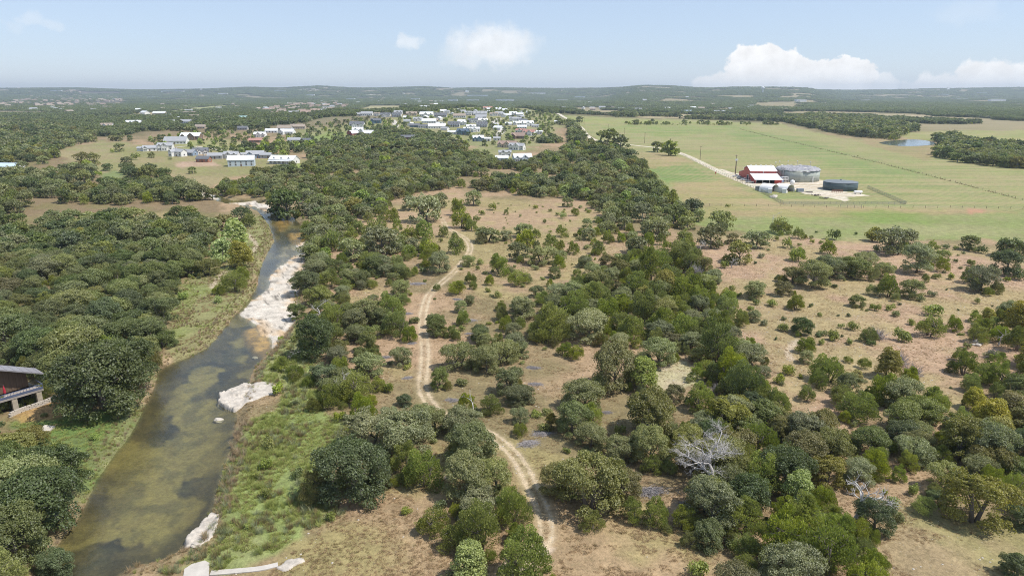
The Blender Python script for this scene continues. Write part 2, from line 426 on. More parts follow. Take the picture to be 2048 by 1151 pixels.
def ground_col(x, y):
    r = np.hypot(x, y)
    n1 = fbm(x / 38., y / 38., 1, 4); n2 = fbm(x / 9., y / 9., 2, 4)
    w = sst(.36, .66, .55 * n1 + .45 * n2)[:, None]
    col = np.array(TAN) * (1 - w * .74) + np.array(OLIVE) * w * .74
    fw = (sst(950, 1500, r))[:, None]
    col = col * (1 - fw) + np.array(WOODS) * fw
    gapw = (sst(.57, .61, fbm(x / 260., y / 260., 19, 3)) * sst(1000, 1600, r))[:, None] * .75
    col = col * (1 - gapw) + np.array((.30, .25, .155)) * gapw
    par = np.zeros((len(x), 4)); par[:, 0] = .22; par[:, 1] = .55
    wx = fbm(x / 14., y / 14., 51, 3) - .5; wf = fbm(x / 3.5, y / 3.5, 52, 3) - .5
    for P, c, s_, n_, pb, tf in ZONES:
        x0, y0 = P.min(0) - s_ - n_; x1, y1 = P.max(0) + s_ + n_
        m = np.nonzero((x > x0) & (x < x1) & (y > y0) & (y < y1))[0]
        if not len(m):
            continue
        s = poly_sd(x[m], y[m], P) + n_ * 1.6 * wx[m] + min(n_, 5) * 1.2 * wf[m]
        k = sst(s_ * .5, -s_ * .5, s)[:, None]
        v = (.80 + .40 * n2[m])[:, None]
        # turf is never one colour: greener and drier patches inside each zone
        g = (sst(.40, .60, .5 * n1[m] + .5 * n2[m]) * (.68 if tf > 0 else .1))[:, None]
        cc_ = (c * (1 - g) + (c * np.array([.70, .88, .60])) * g) * v
        col[m] = col[m] * (1 - k) + cc_ * k
        par[m, 0] = par[m, 0] * (1 - k[:, 0]) + pb * k[:, 0]; par[m, 1] = par[m, 1] * (1 - k[:, 0]) + tf * k[:, 0]
    # creek margins, bed and bedrock
    m = np.nonzero((r < 620) & (x < 20))[0]
    if len(m):
        xs, ys = x[m], y[m]
        s0 = poly_sd(xs, ys, CREEK)
        s = s0 + 1.1 * (fbm(xs / 3.2, ys / 3.2, 9, 3) - .5)
        reed = (sst(5.5, 1.0, s) * sst(.2, .55, fbm(xs / 4., ys / 4., 61, 3)))[:, None] * .5
        cR = np.array((.28, .225, .13)) * (1 - (fbm(xs / 2., ys / 2., 62, 2))[:, None] * .5)
        c = col[m] * (1 - reed) + cR * reed
        a = sst(.455, .535, fbm(xs / 7. + .1 * ys / 7, ys / 9., 63, 5))[:, None]
        a2 = sst(.46, .58, fbm(xs / 2.4, ys / 3.4, 64, 4))[:, None]
        bed = np.array((.050, .050, .044)) * (1 - a) + np.array((.285, .242, .105)) * a
        bed = bed * (1 - .55 * a2) + np.array((.105, .102, .066)) * .55 * a2
        a3 = sst(.52, .60, fbm(xs / 1.1, ys / 1.5, 65, 3))[:, None]
        bed = bed * (1 - .3 * a3) + np.array((.20, .155, .085)) * .3 * a3
        left = sst(-7, -1, s0)[:, None]                      # bed colour turns brown-yellow towards the banks
        bed = bed * (1 - .45 * left) + np.array((.13, .095, .022)) * .45 * left
        for iS, P in enumerate(SHALLOW):
            q = sst(1.5, -1.5, poly_sd(xs, ys, P) + 3 * (fbm(xs / 5., ys / 5., 23, 3) - .5))[:, None]
            bed = bed * (1 - q) + np.array((.42, .27, .10) if iS < 4 else (.33, .28, .21)) * q * (.7 + .6 * a2)
        k = sst(.5, -.5, s)[:, None]
        c = c * (1 - k) + bed * k
        rock = np.zeros(len(xs))
        for P in ROCKS:
            rs = poly_sd(xs, ys, P) + 1.6 * (fbm(xs / 4., ys / 4., 21, 4) - .5)
            kk = sst(1.2, -.2, rs)
            rust = sst(.44, .60, fbm(xs / 3.5, ys / 2.5, 71, 4)) * sst(-5.5, .6, rs)
            lime = np.array((.545, .49, .42)) * (.86 + .28 * fbm(xs / 1.5, ys / 1.5, 72, 3))[:, None]
            lime = lime * (1 - rust[:, None] * .75) + np.array((.46, .29, .13)) * rust[:, None] * .75
            crack = sst(.05, .0, np.abs(fbm(xs / 5. + ys / 22., ys / 6., 73, 3) - .5))[:, None]
            lime = lime * (1 - .65 * crack)
            c = c * (1 - kk[:, None]) + lime * kk[:, None]
            rock = np.maximum(rock, kk)
        col[m] = c
        par[m, 2] = rock
        inn = np.maximum(k[:, 0], rock)
        par[m, 0] *= (1 - inn); par[m, 1] *= (1 - inn)
    m = np.nonzero((r < 420) & (r > 60))[0]
    for L in PATHS:
        d, _ = line_d(x[m], y[m], L)
        k = (sst(1.3, .4, d + .9 * wf[m]) * .8)[:, None]
        col[m] = col[m] * (1 - k) + np.array((.47, .38, .28)) * k
    return col, par

def track_mix(x, y, col, off):
    """colour across the two-rut track, off = metres from its centre line"""
    n = fbm(x / 1.1, y / 1.1, 81, 3) - .5; n2 = fbm(x / 9., y / 9., 82, 2)
    a = np.abs(np.abs(off) - .82) + .55 * n
    k = sst(.62, .16, a) * (.45 + .55 * sst(.25, .5, n2))
    k2 = sst(2.0, .9, np.abs(off) + .9 * n) * .38
    k = np.maximum(k, k2)[:, None]
    return col * (1 - k) + np.array((.50, .395, .265)) * k

def ground_material():
    m = new_mat('ground_turf_soil'); t = NT(m)
    geo = t.n('ShaderNodeNewGeometry')
    pos = geo.outputs['Position']
    at = t.n('ShaderNodeAttribute', attribute_name='gcol')
    ap = t.n('ShaderNodeAttribute', attribute_name='gpar')
    sp = t.n('ShaderNodeSeparateColor'); t.l(ap.outputs['Color'], sp.inputs[0])
    a = t.noise(pos, .35, 4); b = t.noise(pos, 1.9, 4, .6); c = t.noise(pos, 7.5, 3, .6)
    f = t.math('ADD', t.math('ADD', t.math('MULTIPLY', a, .35), t.math('MULTIPLY', b, .4)), t.math('MULTIPLY', c, .35))
    k = t.rng(f, .38, .72, .52, 1.46)
    col = t.mix(1.0, at.outputs['Color'], k, 'MULTIPLY')
    # turf tufts
    tf = t.math('MULTIPLY', t.rng(t.noise(pos, 1.15, 3, .65, .4), .50, .66, smooth=True), sp.outputs['Green'])
    col = t.mix(t.math('MULTIPLY', tf, .34), col, (.13, .122, .055, 1))
    # mowing rows in the hay field on the right
    sx = t.n('ShaderNodeSeparateXYZ'); t.l(pos, sx.inputs[0])
    row = t.math('SINE', t.math('ADD', t.math('ADD', t.math('MULTIPLY', sx.outputs[0], 1.15), t.math('MULTIPLY', sx.outputs[1], .36)), t.math('MULTIPLY', a, 5.0)))
    infield = t.math('MULTIPLY', t.rng(sx.outputs[0], 95, 130), t.rng(sx.outputs[1], 330, 380))
    col = t.mix(t.math('MULTIPLY', t.math('MULTIPLY', infield, t.rng(row, -.3, .7)), .36), col, (.40, .31, .165, 1))
    mp = t.n('ShaderNodeMapping'); mp.inputs['Rotation'].default_value = (0, 0, .12); mp.inputs['Scale'].default_value = (.012, .11, 1)
    t.l(pos, mp.inputs[0])
    strk = t.noise(mp.outputs[0], 1.0, 5, .6)
    col = t.mix(t.math('MULTIPLY', infield, t.rng(strk, .46, .62, 0, .5)), col, (.36, .285, .16, 1))
    col = t.mix(t.math('MULTIPLY', infield, t.rng(strk, .46, .36, 0, .45)), col, (.165, .21, .075, 1))
    # stones
    vo = t.n('ShaderNodeTexVoronoi'); t.l(pos, vo.inputs['Vector']); vo.inputs['Scale'].default_value = 1.25
    big = t.rng(vo.outputs['Distance'], .12, .20, 1, 0)
    patch = t.rng(t.noise(pos, .22, 3), .42, .60)
    st = t.math('MULTIPLY', t.math('MULTIPLY', big, patch), sp.outputs['Red'])
    col = t.mix(t.math('MULTIPLY', st, .75), col, (.56, .50, .42, 1))
    h = t.math('ADD', t.math('MULTIPLY', b, .6), t.math('MULTIPLY', c, .4))
    t.out(t.bsdf(col, .92, bump=h, spec=.12, bstr=.9, bdist=.16))
    return m
M_GROUND = ground_material()

def mesh_np(name, V, Fs, mats=(), smooth=False, fmat=None):
    me = bpy.data.meshes.new(name)
    V = np.asarray(V, np.float32); Fs = np.asarray(Fs, np.int32)
    me.vertices.add(len(V)); me.vertices.foreach_set('co', V.ravel())
    k = Fs.shape[1]
    me.loops.add(Fs.size); me.loops.foreach_set('vertex_index', Fs.ravel())
    me.polygons.add(len(Fs)); me.polygons.foreach_set('loop_start', np.arange(0, Fs.size, k, dtype=np.int32))
    try:
        me.polygons.foreach_set('loop_total', np.full(len(Fs), k, np.int32))
    except Exception:
        pass
    for m in mats:
        me.materials.append(m)
    if fmat is not None:
        me.polygons.foreach_set('material_index', np.asarray(fmat, np.int32))
    if smooth:
        me.polygons.foreach_set('use_smooth', np.ones(len(Fs), bool))
    me.update(calc_edges=True)
    return me
def add_color(me, name, arr):
    a = me.attributes.new(name, 'FLOAT_COLOR', 'POINT')
    q = np.ones((len(arr), 4), np.float32); q[:, :arr.shape[1]] = arr
    a.data.foreach_set('color', q.ravel())
def link(name, me, parent=None):
    o = bpy.data.objects.new(name, me); COL.objects.link(o)
    if parent is not None:
        o.parent = parent
    return o
def structure(o):
    o['kind'] = 'structure'
    return o

def build_ground():
    az_ = np.concatenate([np.radians(np.arange(-180, -44, 4.)), np.radians(np.arange(-44, 44.001, .11)), np.radians(np.arange(47, 180, 4.))])
    vs = np.concatenate([np.arange(1750, 300, -3.4), np.arange(300, 212, -2.2)])
    ang = np.arctan((vs - 575.5) / F) + PITCH
    r = CAM_H / np.tan(ang)
    r = np.concatenate([[3, 9, 16, 24, 31], r[r > 33], np.arange(r[-1] + 110, 6500, 110), np.arange(6650, 11000, 150), [11500, 12500, 14000, 17000, 22000]])
    R, A = np.meshgrid(r, az_, indexing='ij')
    x, y = (R * np.sin(A)).ravel(), (R * np.cos(A)).ravel()
    z = Zt(x, y)
    nr, na = R.shape
    i = np.arange(nr - 1)[:, None]; j = np.arange(na)[None, :]; j2 = (j + 1) % na
    q = np.stack([(i * na + j), (i * na + j2), ((i + 1) * na + j2), ((i + 1) * na + j)], -1).reshape(-1, 4)
    me = mesh_np('ground', np.stack([x, y, z], 1), q[:, ::-1], [M_GROUND], smooth=True)
    col, par = ground_col(x, y)
    m = np.nonzero((np.hypot(x, y) < 420) & (np.abs(x) < 60))[0]
    d, off = line_d(x[m], y[m], TRACK)
    mm = m[d < 3.2]
    col[mm] = track_mix(x[mm], y[mm], col[mm], off[d < 3.2])
    add_color(me, 'gcol', col); add_color(me, 'gpar', par)
    structure(link('ground', me))
build_ground()

def ribbon(name, L, half, n_across, lift, colour, edge):
    """a strip of road surface laid over the terrain, ragged at its edges"""
    d = np.gradient(L, axis=0); d /= np.linalg.norm(d, axis=1)[:, None]
    nrm = np.stack([-d[:, 1], d[:, 0]], 1)
    s = np.linspace(-1, 1, n_across)
    X = L[:, None, 0] + nrm[:, None, 0] * s[None] * half; Y = L[:, None, 1] + nrm[:, None, 1] * s[None] * half
    S = np.broadcast_to(s[None] * half, X.shape)
    x, y, o = X.ravel(), Y.ravel(), S.ravel()
    z = Zt(x, y) + lift - .9 * lift * sst(.82, 1, np.abs(o) / half)
    col, par = ground_col(x, y)
    if colour is None:
        col = track_mix(x, y, col, o)
        par[:, 0] = np.maximum(par[:, 0], .5)
    else:
        k = sst(half * .98, half * .98 - edge, np.abs(o) + edge * 1.2 * (fbm(x / 5., y / 5., 91, 3) - .5))[:, None]
        dirt = (.86 + .28 * fbm(x / 6., y / 6., 92, 3))[:, None]
        col = col * (1 - k) + np.array(colour) * dirt * k
        par[:, :2] *= (1 - k)
    n, a = X.shape
    i = np.arange(n - 1)[:, None]; j = np.arange(a - 1)[None]
    q = np.stack([i * a + j, i * a + j + 1, (i + 1) * a + j + 1, (i + 1) * a + j], -1).reshape(-1, 4)
    me = mesh_np(name, np.stack([x, y, z], 1), q[:, ::-1], [M_GROUND], smooth=True)
    add_color(me, 'gcol', col); add_color(me, 'gpar', par)
    o_ = structure(link(name, me))
    return o_
def dense(L, step):
    out = [L[0]]
    for a, b in zip(L[:-1], L[1:]):
        n = max(1, int(np.linalg.norm(b - a) / step))
        out += [a + (b - a) * k / n for k in range(1, n + 1)]
    return np.array(out)
ribbon('dirt_track', dense(TRACK, .5), 2.3, 19, .035, None, 0)
ribbon('gravel_road', dense(ROAD, 2.0), 4.0, 11, .10, (.60, .545, .45), 1.0)
STREET = smooth_line(GP([(985, 275), (1000, 266), (1005, 258), (994, 250), (990, 243), (998, 237)]), 5)
ribbon('street', dense(STREET, 3.), 7.0, 7, .12, (.50, .46, .40), 1.0)
ribbon('street', dense(smooth_line(GP([(560, 312), (500, 303), (440, 300), (380, 292), (320, 300)]), 5), 3.), 3.2, 7, .10, (.45, .41, .35), .8)
ribbon('street', dense(smooth_line(GP([(785, 240), (792, 250), (786, 258)]), 5), 3.), 6., 7, .12, (.50, .46, .40), 1.0)

def patch(name, px, lift, colour, step, edge, noise, z=0.):
    """flat patch (yard) with ragged edge: grid cells clipped to the noisy outline"""
    P = GP(px, z)
    x0, y0 = P.min(0) - noise; x1, y1 = P.max(0) + noise
    gx, gy = np.arange(x0, x1, step), np.arange(y0, y1, step)
    X, Y = np.meshgrid(gx, gy, indexing='ij')
    x, y = X.ravel(), Y.ravel()
    s = poly_sd(x, y, P) + noise * 1.6 * (fbm(x / 7., y / 7., 95, 4) - .5)
    col, par = ground_col(x, y)
    k = sst(edge * .5, -edge * .5, s)[:, None]
    dirt = (.80 + .40 * fbm(x / 5., y / 5., 97, 4))[:, None]
    col = col * (1 - k) + np.array(colour) * dirt * k
    par[:, :2] *= (1 - k)
    n, a = X.shape
    i = np.arange(n - 1)[:, None]; j = np.arange(a - 1)[None]
    q = np.stack([i * a + j, (i + 1) * a + j, (i + 1) * a + j + 1, i * a + j + 1], -1).reshape(-1, 4)
    ok = (s < edge * .6)[q].any(1)
    zz = Zt(x, y) + lift
    me = mesh_np(name, np.stack([x, y, zz], 1), q[ok], [M_GROUND], smooth=True)
    add_color(me, 'gcol', col); add_color(me, 'gpar', par)
    return structure(link(name, me))
patch('gravel_yard', [(1440, 338), (1470, 346), (1520, 352), (1570, 352), (1660, 362), (1665, 372), (1660, 380), (1712, 386), (1735, 391), (1690, 394), (1705, 401), (1690, 404), (1660, 396), (1610, 388), (1590, 380), (1575, 376), (1540, 374), (1510, 377), (1470, 361)], .06, (.62, .55, .46), .8, 1.5, 3.5)

def water_material(name, tint, alpha, rip):
    m = new_mat(name); t = NT(m)
    pos = t.n('ShaderNodeNewGeometry').outputs['Position']
    h = t.math('ADD', t.noise(pos, 1.4, 4, .6), t.math('MULTIPLY', t.noise(pos, 5.5, 3), .35))
    bp = t.n('ShaderNodeBump'); bp.inputs['Strength'].default_value = rip; bp.inputs['Distance'].default_value = .05
    t.l(h, bp.inputs['Height'])
    fr = t.n('ShaderNodeFresnel'); fr.inputs['IOR'].default_value = 1.33; t.l(bp.outputs[0], fr.inputs['Normal'])
    gl = t.n('ShaderNodeBsdfGlossy'); gl.inputs['Roughness'].default_value = .06; t.l(bp.outputs[0], gl.inputs['Normal'])
    gl.inputs['Color'].default_value = (1, 1, 1, 1)
    tr = t.n('ShaderNodeBsdfTransparent'); tr.inputs['Color'].default_value = (.80, .82, .72, 1)
    df = t.n('ShaderNodeBsdfDiffuse'); df.inputs['Color'].default_value = c4(tint)
    body = t.n('ShaderNodeMixShader'); body.inputs[0].default_value = alpha
    t.l(tr.outputs[0], body.inputs[1]); t.l(df.outputs[0], body.inputs[2])
    mx = t.n('ShaderNodeMixShader'); t.l(fr.outputs[0], mx.inputs[0]); t.l(body.outputs[0], mx.inputs[1]); t.l(gl.outputs[0], mx.inputs[2])
    t.out(mx.outputs[0])
    return m
def poly_mesh(name, P, z, mat, grow=0.):
    bm = bmesh.new()
    P = np.array(P)
    if grow:
        d = np.roll(P, -1, 0) - np.roll(P, 1, 0); d /= np.linalg.norm(d, axis=1)[:, None]
        nrm = np.stack([d[:, 1], -d[:, 0]], 1)
        area = .5 * np.sum(P[:, 0] * np.roll(P[:, 1], -1) - np.roll(P[:, 0], -1) * P[:, 1])
        P = P + nrm * grow * (1 if area > 0 else -1)
    f = bm.faces.new([bm.verts.new((a, b, z)) for a, b in P])
    bmesh.ops.triangulate(bm, faces=[f])
    for f in bm.faces:
        if f.normal.z < 0:
            f.normal_flip()
    me = bpy.data.meshes.new(name); bm.to_mesh(me); bm.free(); me.materials.append(mat)
    return link(name, me)
structure(poly_mesh('creek_water', CREEK, WATER_Z, water_material('creek_water_clear', (.17, .17, .14), .09, 1.0), .9))
POND = smooth_line(GP([(1757, 286), (1770, 283), (1795, 280.5), (1825, 279), (1850, 281), (1868, 285), (1870, 289), (1845, 291.5), (1810, 292.5), (1778, 290), (1757, 286)]), 4)[:-1]
structure(poly_mesh('pond_water', POND, .12, water_material('pond_water_blue', (.10, .13, .15), .9, .35)))
# ------------------------------------------------------------------ vegetation: materials and meshes
def leaf_mat(name, dark, light, twig=(.34, .31, .29), trans=.40):
    m = new_mat(name); t = NT(m)
    at = t.n('ShaderNodeAttribute', attribute_name='tint')
    oi = t.n('ShaderNodeObjectInfo')
    v = at.outputs['Fac']
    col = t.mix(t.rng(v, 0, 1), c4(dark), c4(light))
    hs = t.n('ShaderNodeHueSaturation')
    t.l(col, hs.inputs['Color'])
    t.l(t.rng(oi.outputs['Random'], 0, 1, .482, .510), hs.inputs['Hue'])
    rv = t.math('FRACT', t.math('MULTIPLY', oi.outputs['Random'], 7.31))
    t.l(t.rng(rv, 0, 1, .76, 1.18), hs.inputs['Value'])
    t.l(t.rng(t.math('FRACT', t.math('MULTIPLY', oi.outputs['Random'], 3.77)), 0, 1, .80, 1.12), hs.inputs['Saturation'])
    istw = t.math('LESS_THAN', v, -.5)
    col = t.mix(istw, hs.outputs[0], c4(twig))
    df = t.n('ShaderNodeBsdfDiffuse'); t.l(col, df.inputs['Color'])
    tl = t.n('ShaderNodeBsdfTranslucent'); t.l(t.mix(1.0, col, (1.05, 1.15, .6, 1), 'MULTIPLY'), tl.inputs['Color'])
    gl = t.n('ShaderNodeBsdfGlossy'); gl.inputs['Roughness'].default_value = .55; gl.inputs['Color'].default_value = (.9, .95, 1, 1)
    a = t.n('ShaderNodeMixShader'); a.inputs[0].default_value = trans; t.l(df.outputs[0], a.inputs[1]); t.l(tl.outputs[0], a.inputs[2])
    b = t.n('ShaderNodeMixShader'); b.inputs[0].default_value = .035; t.l(a.outputs[0], b.inputs[1]); t.l(gl.outputs[0], b.inputs[2])
    t.out(b.outputs[0])
    return m
LEAF = {
    'oak': leaf_mat('leaves_oak_green', (0.133, 0.151, 0.044), (0.309, 0.333, 0.105)),
    'grey': leaf_mat('leaves_oak_grey', (0.190, 0.205, 0.085), (0.405, 0.415, 0.174)),
    'dark': leaf_mat('leaves_oak_dark', (0.087, 0.114, 0.036), (0.202, 0.245, 0.077)),
    'olive': leaf_mat('leaves_oak_olive', (0.167, 0.160, 0.041), (0.361, 0.333, 0.089)),
    'juniper': leaf_mat('leaves_juniper', (0.153, 0.187, 0.034), (0.405, 0.432, 0.087)),
    'bright': leaf_mat('leaves_bright', (0.190, 0.241, 0.043), (0.422, 0.494, 0.100)),
    'pale': leaf_mat('leaves_pale', (0.244, 0.296, 0.106), (0.559, 0.605, 0.250)),
    'yellow': leaf_mat('leaves_yellow', (0.252, 0.234, 0.043), (0.496, 0.432, 0.095)),
    'far': leaf_mat('leaves_far', (0.111, 0.138, 0.044), (0.252, 0.289, 0.098)),
}
BARK = plain('bark_grey', (.17, .145, .125), .9, .35, 2.5, streak=(1, 1, .25))
DEADW = plain('dead_wood', (.56, .525, .50), .85, .3, 3.0, streak=(1, 1, .3))
TWIGM = plain('dead_twigs', (.36, .33, .325), .9, .35, 2.0)

def unit(rng, n):
    d = rng.normal(size=(n, 3))
    return d / np.linalg.norm(d, axis=1)[:, None]
def leaf_cards(rng, lobes, n, size, jit=.75, low=-.45, inner=.22, twig=.03, up=0., aspect=.55, gap=.75):
    L = np.array(lobes, float)
    area = (L[:, 3] * L[:, 4] + L[:, 3] * L[:, 5] + L[:, 4] * L[:, 5])
    k = rng.choice(len(L), n, p=area / area.sum())
    d = unit(rng, n)
    fl = d[:, 2] < low
    d[fl, 2] *= -1
    rad = np.where(rng.random(n) < inner, rng.uniform(.35, .85, n), rng.uniform(.86, 1.06, n))
    P = L[k, :3] + d * L[k, 3:6] * rad[:, None]
    # uneven outline and gaps: push cards in and out, thin some patches
    sc = 2.6 / max(1e-3, L[:, 3].max())
    nz = fbm(P[:, 0] * sc + P[:, 2] * 1.7 * sc + 40, P[:, 1] * sc - P[:, 2] * 1.3 * sc + 40, int(rng.integers(999)), 3) - .5
    P = P + d * (nz * gap * 1.3 * L[k, 3])[:, None]
    drop = (nz < -.13) & (rng.random(n) < gap)
    P[drop] = (L[k, :3] * .75 + P * .25)[drop]
    P[:, 2] = np.maximum(P[:, 2], .05)
    nrm = d + jit * rng.normal(size=(n, 3)); nrm[:, 2] += .25
    nrm /= np.linalg.norm(nrm, axis=1)[:, None]
    t1 = np.cross(nrm, unit(rng, n) + np.array([0, 0, up]) * 0 + 1e-4)
    t1 /= np.linalg.norm(t1, axis=1)[:, None]
    if up > 0:
        t1 = t1 * (1 - up) + np.array([0, 0, up]) + d * up * .6
        t1 /= np.linalg.norm(t1, axis=1)[:, None]
    t2 = np.cross(nrm, t1); t2 /= (np.linalg.norm(t2, axis=1)[:, None] + 1e-9)
    s = size * rng.uniform(.65, 1.4, n)
    tw = rng.random(n) < twig
    sa = np.where(tw, s * 1.5, s)[:, None]; sb = np.where(tw, s * .09, s * aspect)[:, None]
    V = np.stack([P - t1 * sa * .5, P + t2 * sb * .6, P + t1 * sa * .5, P - t2 * sb * .6], 1).reshape(-1, 3)
    lob = rng.normal(0, .13, len(L))
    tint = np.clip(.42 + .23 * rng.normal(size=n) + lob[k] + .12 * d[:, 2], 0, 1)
    tint = np.where(tw, -1.0, tint)
    return V, np.repeat(tint, 4)
def cards_mesh(name, V, tint, mat):
    me = mesh_np(name, V, np.arange(len(V)).reshape(-1, 4), [mat])
    a = me.attributes.new('tint', 'FLOAT', 'POINT'); a.data.foreach_set('value', tint.astype(np.float32))
    return me
def tube(pts, rad, sides=6):
    pts = np.array(pts, float); n = len(pts)
    V, Fs = [], []
    for i in range(n):
        d = pts[min(i + 1, n - 1)] - pts[max(i - 1, 0)]; d /= np.linalg.norm(d) + 1e-9
        a = np.cross(d, (0.31, .95, .1)); a /= np.linalg.norm(a) + 1e-9; b = np.cross(d, a)
        for k in range(sides):
            t = 2 * math.pi * k / sides
            V.append(pts[i] + (a * math.cos(t) + b * math.sin(t)) * rad[i])
    for i in range(n - 1):
        for k in range(sides):
            k2 = (k + 1) % sides
            Fs.append((i * sides + k, i * sides + k2, (i + 1) * sides + k2, (i + 1) * sides + k))
    return V, Fs
class MB:
    """collects shapes into one mesh"""
    def __init__(s):
        s.V, s.F, s.M = [], [], []
    def add(s, V, Fs, m=0):
        o = len(s.V)
        s.V += [tuple(v) for v in V]; s.F += [tuple(i + o for i in f) for f in Fs]; s.M += [m] * len(Fs)
        return s
    def box(s, x0, y0, z0, x1, y1, z1, m=0):
        V = [(x, y, z) for z in (z0, z1) for y in (y0, y1) for x in (x0, x1)]
        return s.add(V, [(0, 2, 3, 1), (4, 5, 7, 6), (0, 1, 5, 4), (2, 6, 7, 3), (0, 4, 6, 2), (1, 3, 7, 5)], m)
    def prism(s, poly, ax, a, b, m=0):
        """extrude a 2-D outline along axis ax ('x','y','z') from a to b"""
        def p(q, t):
            return {'x': (t, q[0], q[1]), 'y': (q[0], t, q[1]), 'z': (q[0], q[1], t)}[ax]
        n = len(poly)
        V = [p(q, a) for q in poly] + [p(q, b) for q in poly]
        Fs = [tuple(range(n - 1, -1, -1)), tuple(range(n, 2 * n))] + [(i, (i + 1) % n, (i + 1) % n + n, i + n) for i in range(n)]
        return s.add(V, Fs, m)
    def tube(s, pts, rad, sides=6, m=0):
        if not hasattr(rad, '__len__'):
            rad = [rad] * len(pts)
        V, Fs = tube(pts, rad, sides)
        n = len(pts)
        Fs = Fs + [tuple(range(sides - 1, -1, -1)), tuple((n - 1) * sides + k for k in range(sides))]
        return s.add(V, Fs, m)
    def cyl(s, x, y, z0, z1, r, n=24, r1=None, m=0):
        return s.tube([(x, y, z0), (x, y, z1)], [r, r if r1 is None else r1], n, m)
    def mesh(s, name, mats, smooth=False):
        me = bpy.data.meshes.new(name)
        me.from_pydata(s.V, [], s.F)
        for m in (mats if isinstance(mats, (list, tuple)) else [mats]):
            me.materials.append(m)
        if any(s.M):
            me.polygons.foreach_set('material_index', s.M)
        bm = bmesh.new(); bm.from_mesh(me); bmesh.ops.recalc_face_normals(bm, faces=bm.faces); bm.to_mesh(me); bm.free()
        if smooth:
            me.polygons.foreach_set('use_smooth', [True] * len(me.polygons))
        return me
    def obj(s, name, mats, parent=None, smooth=False):
        return link(name, s.mesh(name, mats, smooth), parent)

def oak_lobes(rng, R, H, n):
    out = [(0, 0, H * .50, R * .66, R * .66, H * .40)]
    for i in range(n):
        a = rng.uniform(0, 2 * math.pi); q = math.sqrt(rng.uniform(.03, 1)) * .82
        r = R * rng.uniform(.15, .30)
        zc = H * (.24 + .58 * math.sqrt(max(0, 1 - q * q * 1.05)) + rng.uniform(-.09, .05))
        out.append((R * q * math.cos(a), R * q * math.sin(a), zc, r, r, r * rng.uniform(.62, .9)))
    for i in range(n // 2):                                    # low skirt
        a = rng.uniform(0, 2 * math.pi); q = rng.uniform(.5, .84); r = R * rng.uniform(.16, .28)
        out.append((R * q * math.cos(a), R * q * math.sin(a), H * rng.uniform(.08, .30), r, r, r * .85))
    return out
def juniper_lobes(rng, R, H, n):
    out = [(0, 0, H * .40, R * .66, R * .66, H * .40)]
    for i in range(n):
        f = rng.uniform(.12, .86); a = rng.uniform(0, 2 * math.pi)
        rr = R * (1 - f ** 1.6) ** .6 * .72
        r = R * rng.uniform(.22, .36) * (1.1 - .45 * f)
        out.append((rr * math.cos(a), rr * math.sin(a), H * f, r, r, r * rng.uniform(.9, 1.5)))
    return out
def broad_lobes(rng, R, H, n):
    out = [(0, 0, H * .58, R * .6, R * .6, H * .36)]
    for i in range(n):
        f = rng.uniform(.22, .95); a = rng.uniform(0, 2 * math.pi)
        rr = R * math.sin(math.pi * min(1, f * .9 + .1)) ** .6 * .62
        r = R * rng.uniform(.26, .40)
        out.append((rr * math.cos(a), rr * math.sin(a), H * f * .92, r, r, r * .9))
    return out
def shrub_lobes(rng, R, H, n):
    return [(R * .62 * math.cos(a) * q, R * .62 * math.sin(a) * q, H * rng.uniform(.3, .55), R * rng.uniform(.34, .5), R * rng.uniform(.34, .5), H * rng.uniform(.34, .5))
            for a, q in zip(rng.uniform(0, 6.28, n), np.sqrt(rng.uniform(0, 1, n)))]
def trunk_mb(rng, R, H, r0, stems=1, hf=.55):
    b = MB()
    for s in range(stems):
        a0 = rng.uniform(0, 6.28); off = .35 * (stems > 1)
        base = np.array([math.cos(a0) * off, math.sin(a0) * off, -.3])
        lean = rng.normal(0, .12, 2) + (np.array([math.cos(a0), math.sin(a0)]) * .4 if stems > 1 else 0)
        p = [base, base + np.array([lean[0] * H * .2, lean[1] * H * .2, H * .22 + .3]), base + np.array([lean[0] * H * .5, lean[1] * H * .5, H * hf + .3])]
        b.tube(p, [r0, r0 * .78, r0 * .45], 7)
        for i in range(5 if stems == 1 else 3):
            a = rng.uniform(0, 6.28); st = p[1] if i % 2 else (p[1] + p[2]) / 2
            e = np.array([math.cos(a) * R * .66, math.sin(a) * R * .66, H * rng.uniform(.45, .75)])
            mid = st * .5 + e * .5 + np.array([0, 0, H * .04])
            b.tube([st, mid, e], [r0 * .42, r0 * .26, r0 * .08], 5)
    return b
SPEC = {   # kind: nominal crown width, height, lobes, (near, mid, far) leaf counts, leaf size, variants, lobe builder
    'oak': (9.6, 8.2, 34, (26000, 3000, 460), .225, 5, oak_lobes),
    'juniper': (5.7, 5.3, 20, (13000, 1800, 300), .19, 5, juniper_lobes),
    'broad': (6.8, 6.0, 22, (15000, 1800, 300), .235, 3, broad_lobes),
    'shrub': (2.4, 1.35, 6, (1100, 420, 120), .17, 4, shrub_lobes),
}
DEFTONE = {'oak': 'oak', 'juniper': 'juniper', 'broad': 'bright', 'shrub': 'juniper'}
CROWN, TRUNK = {}, {}
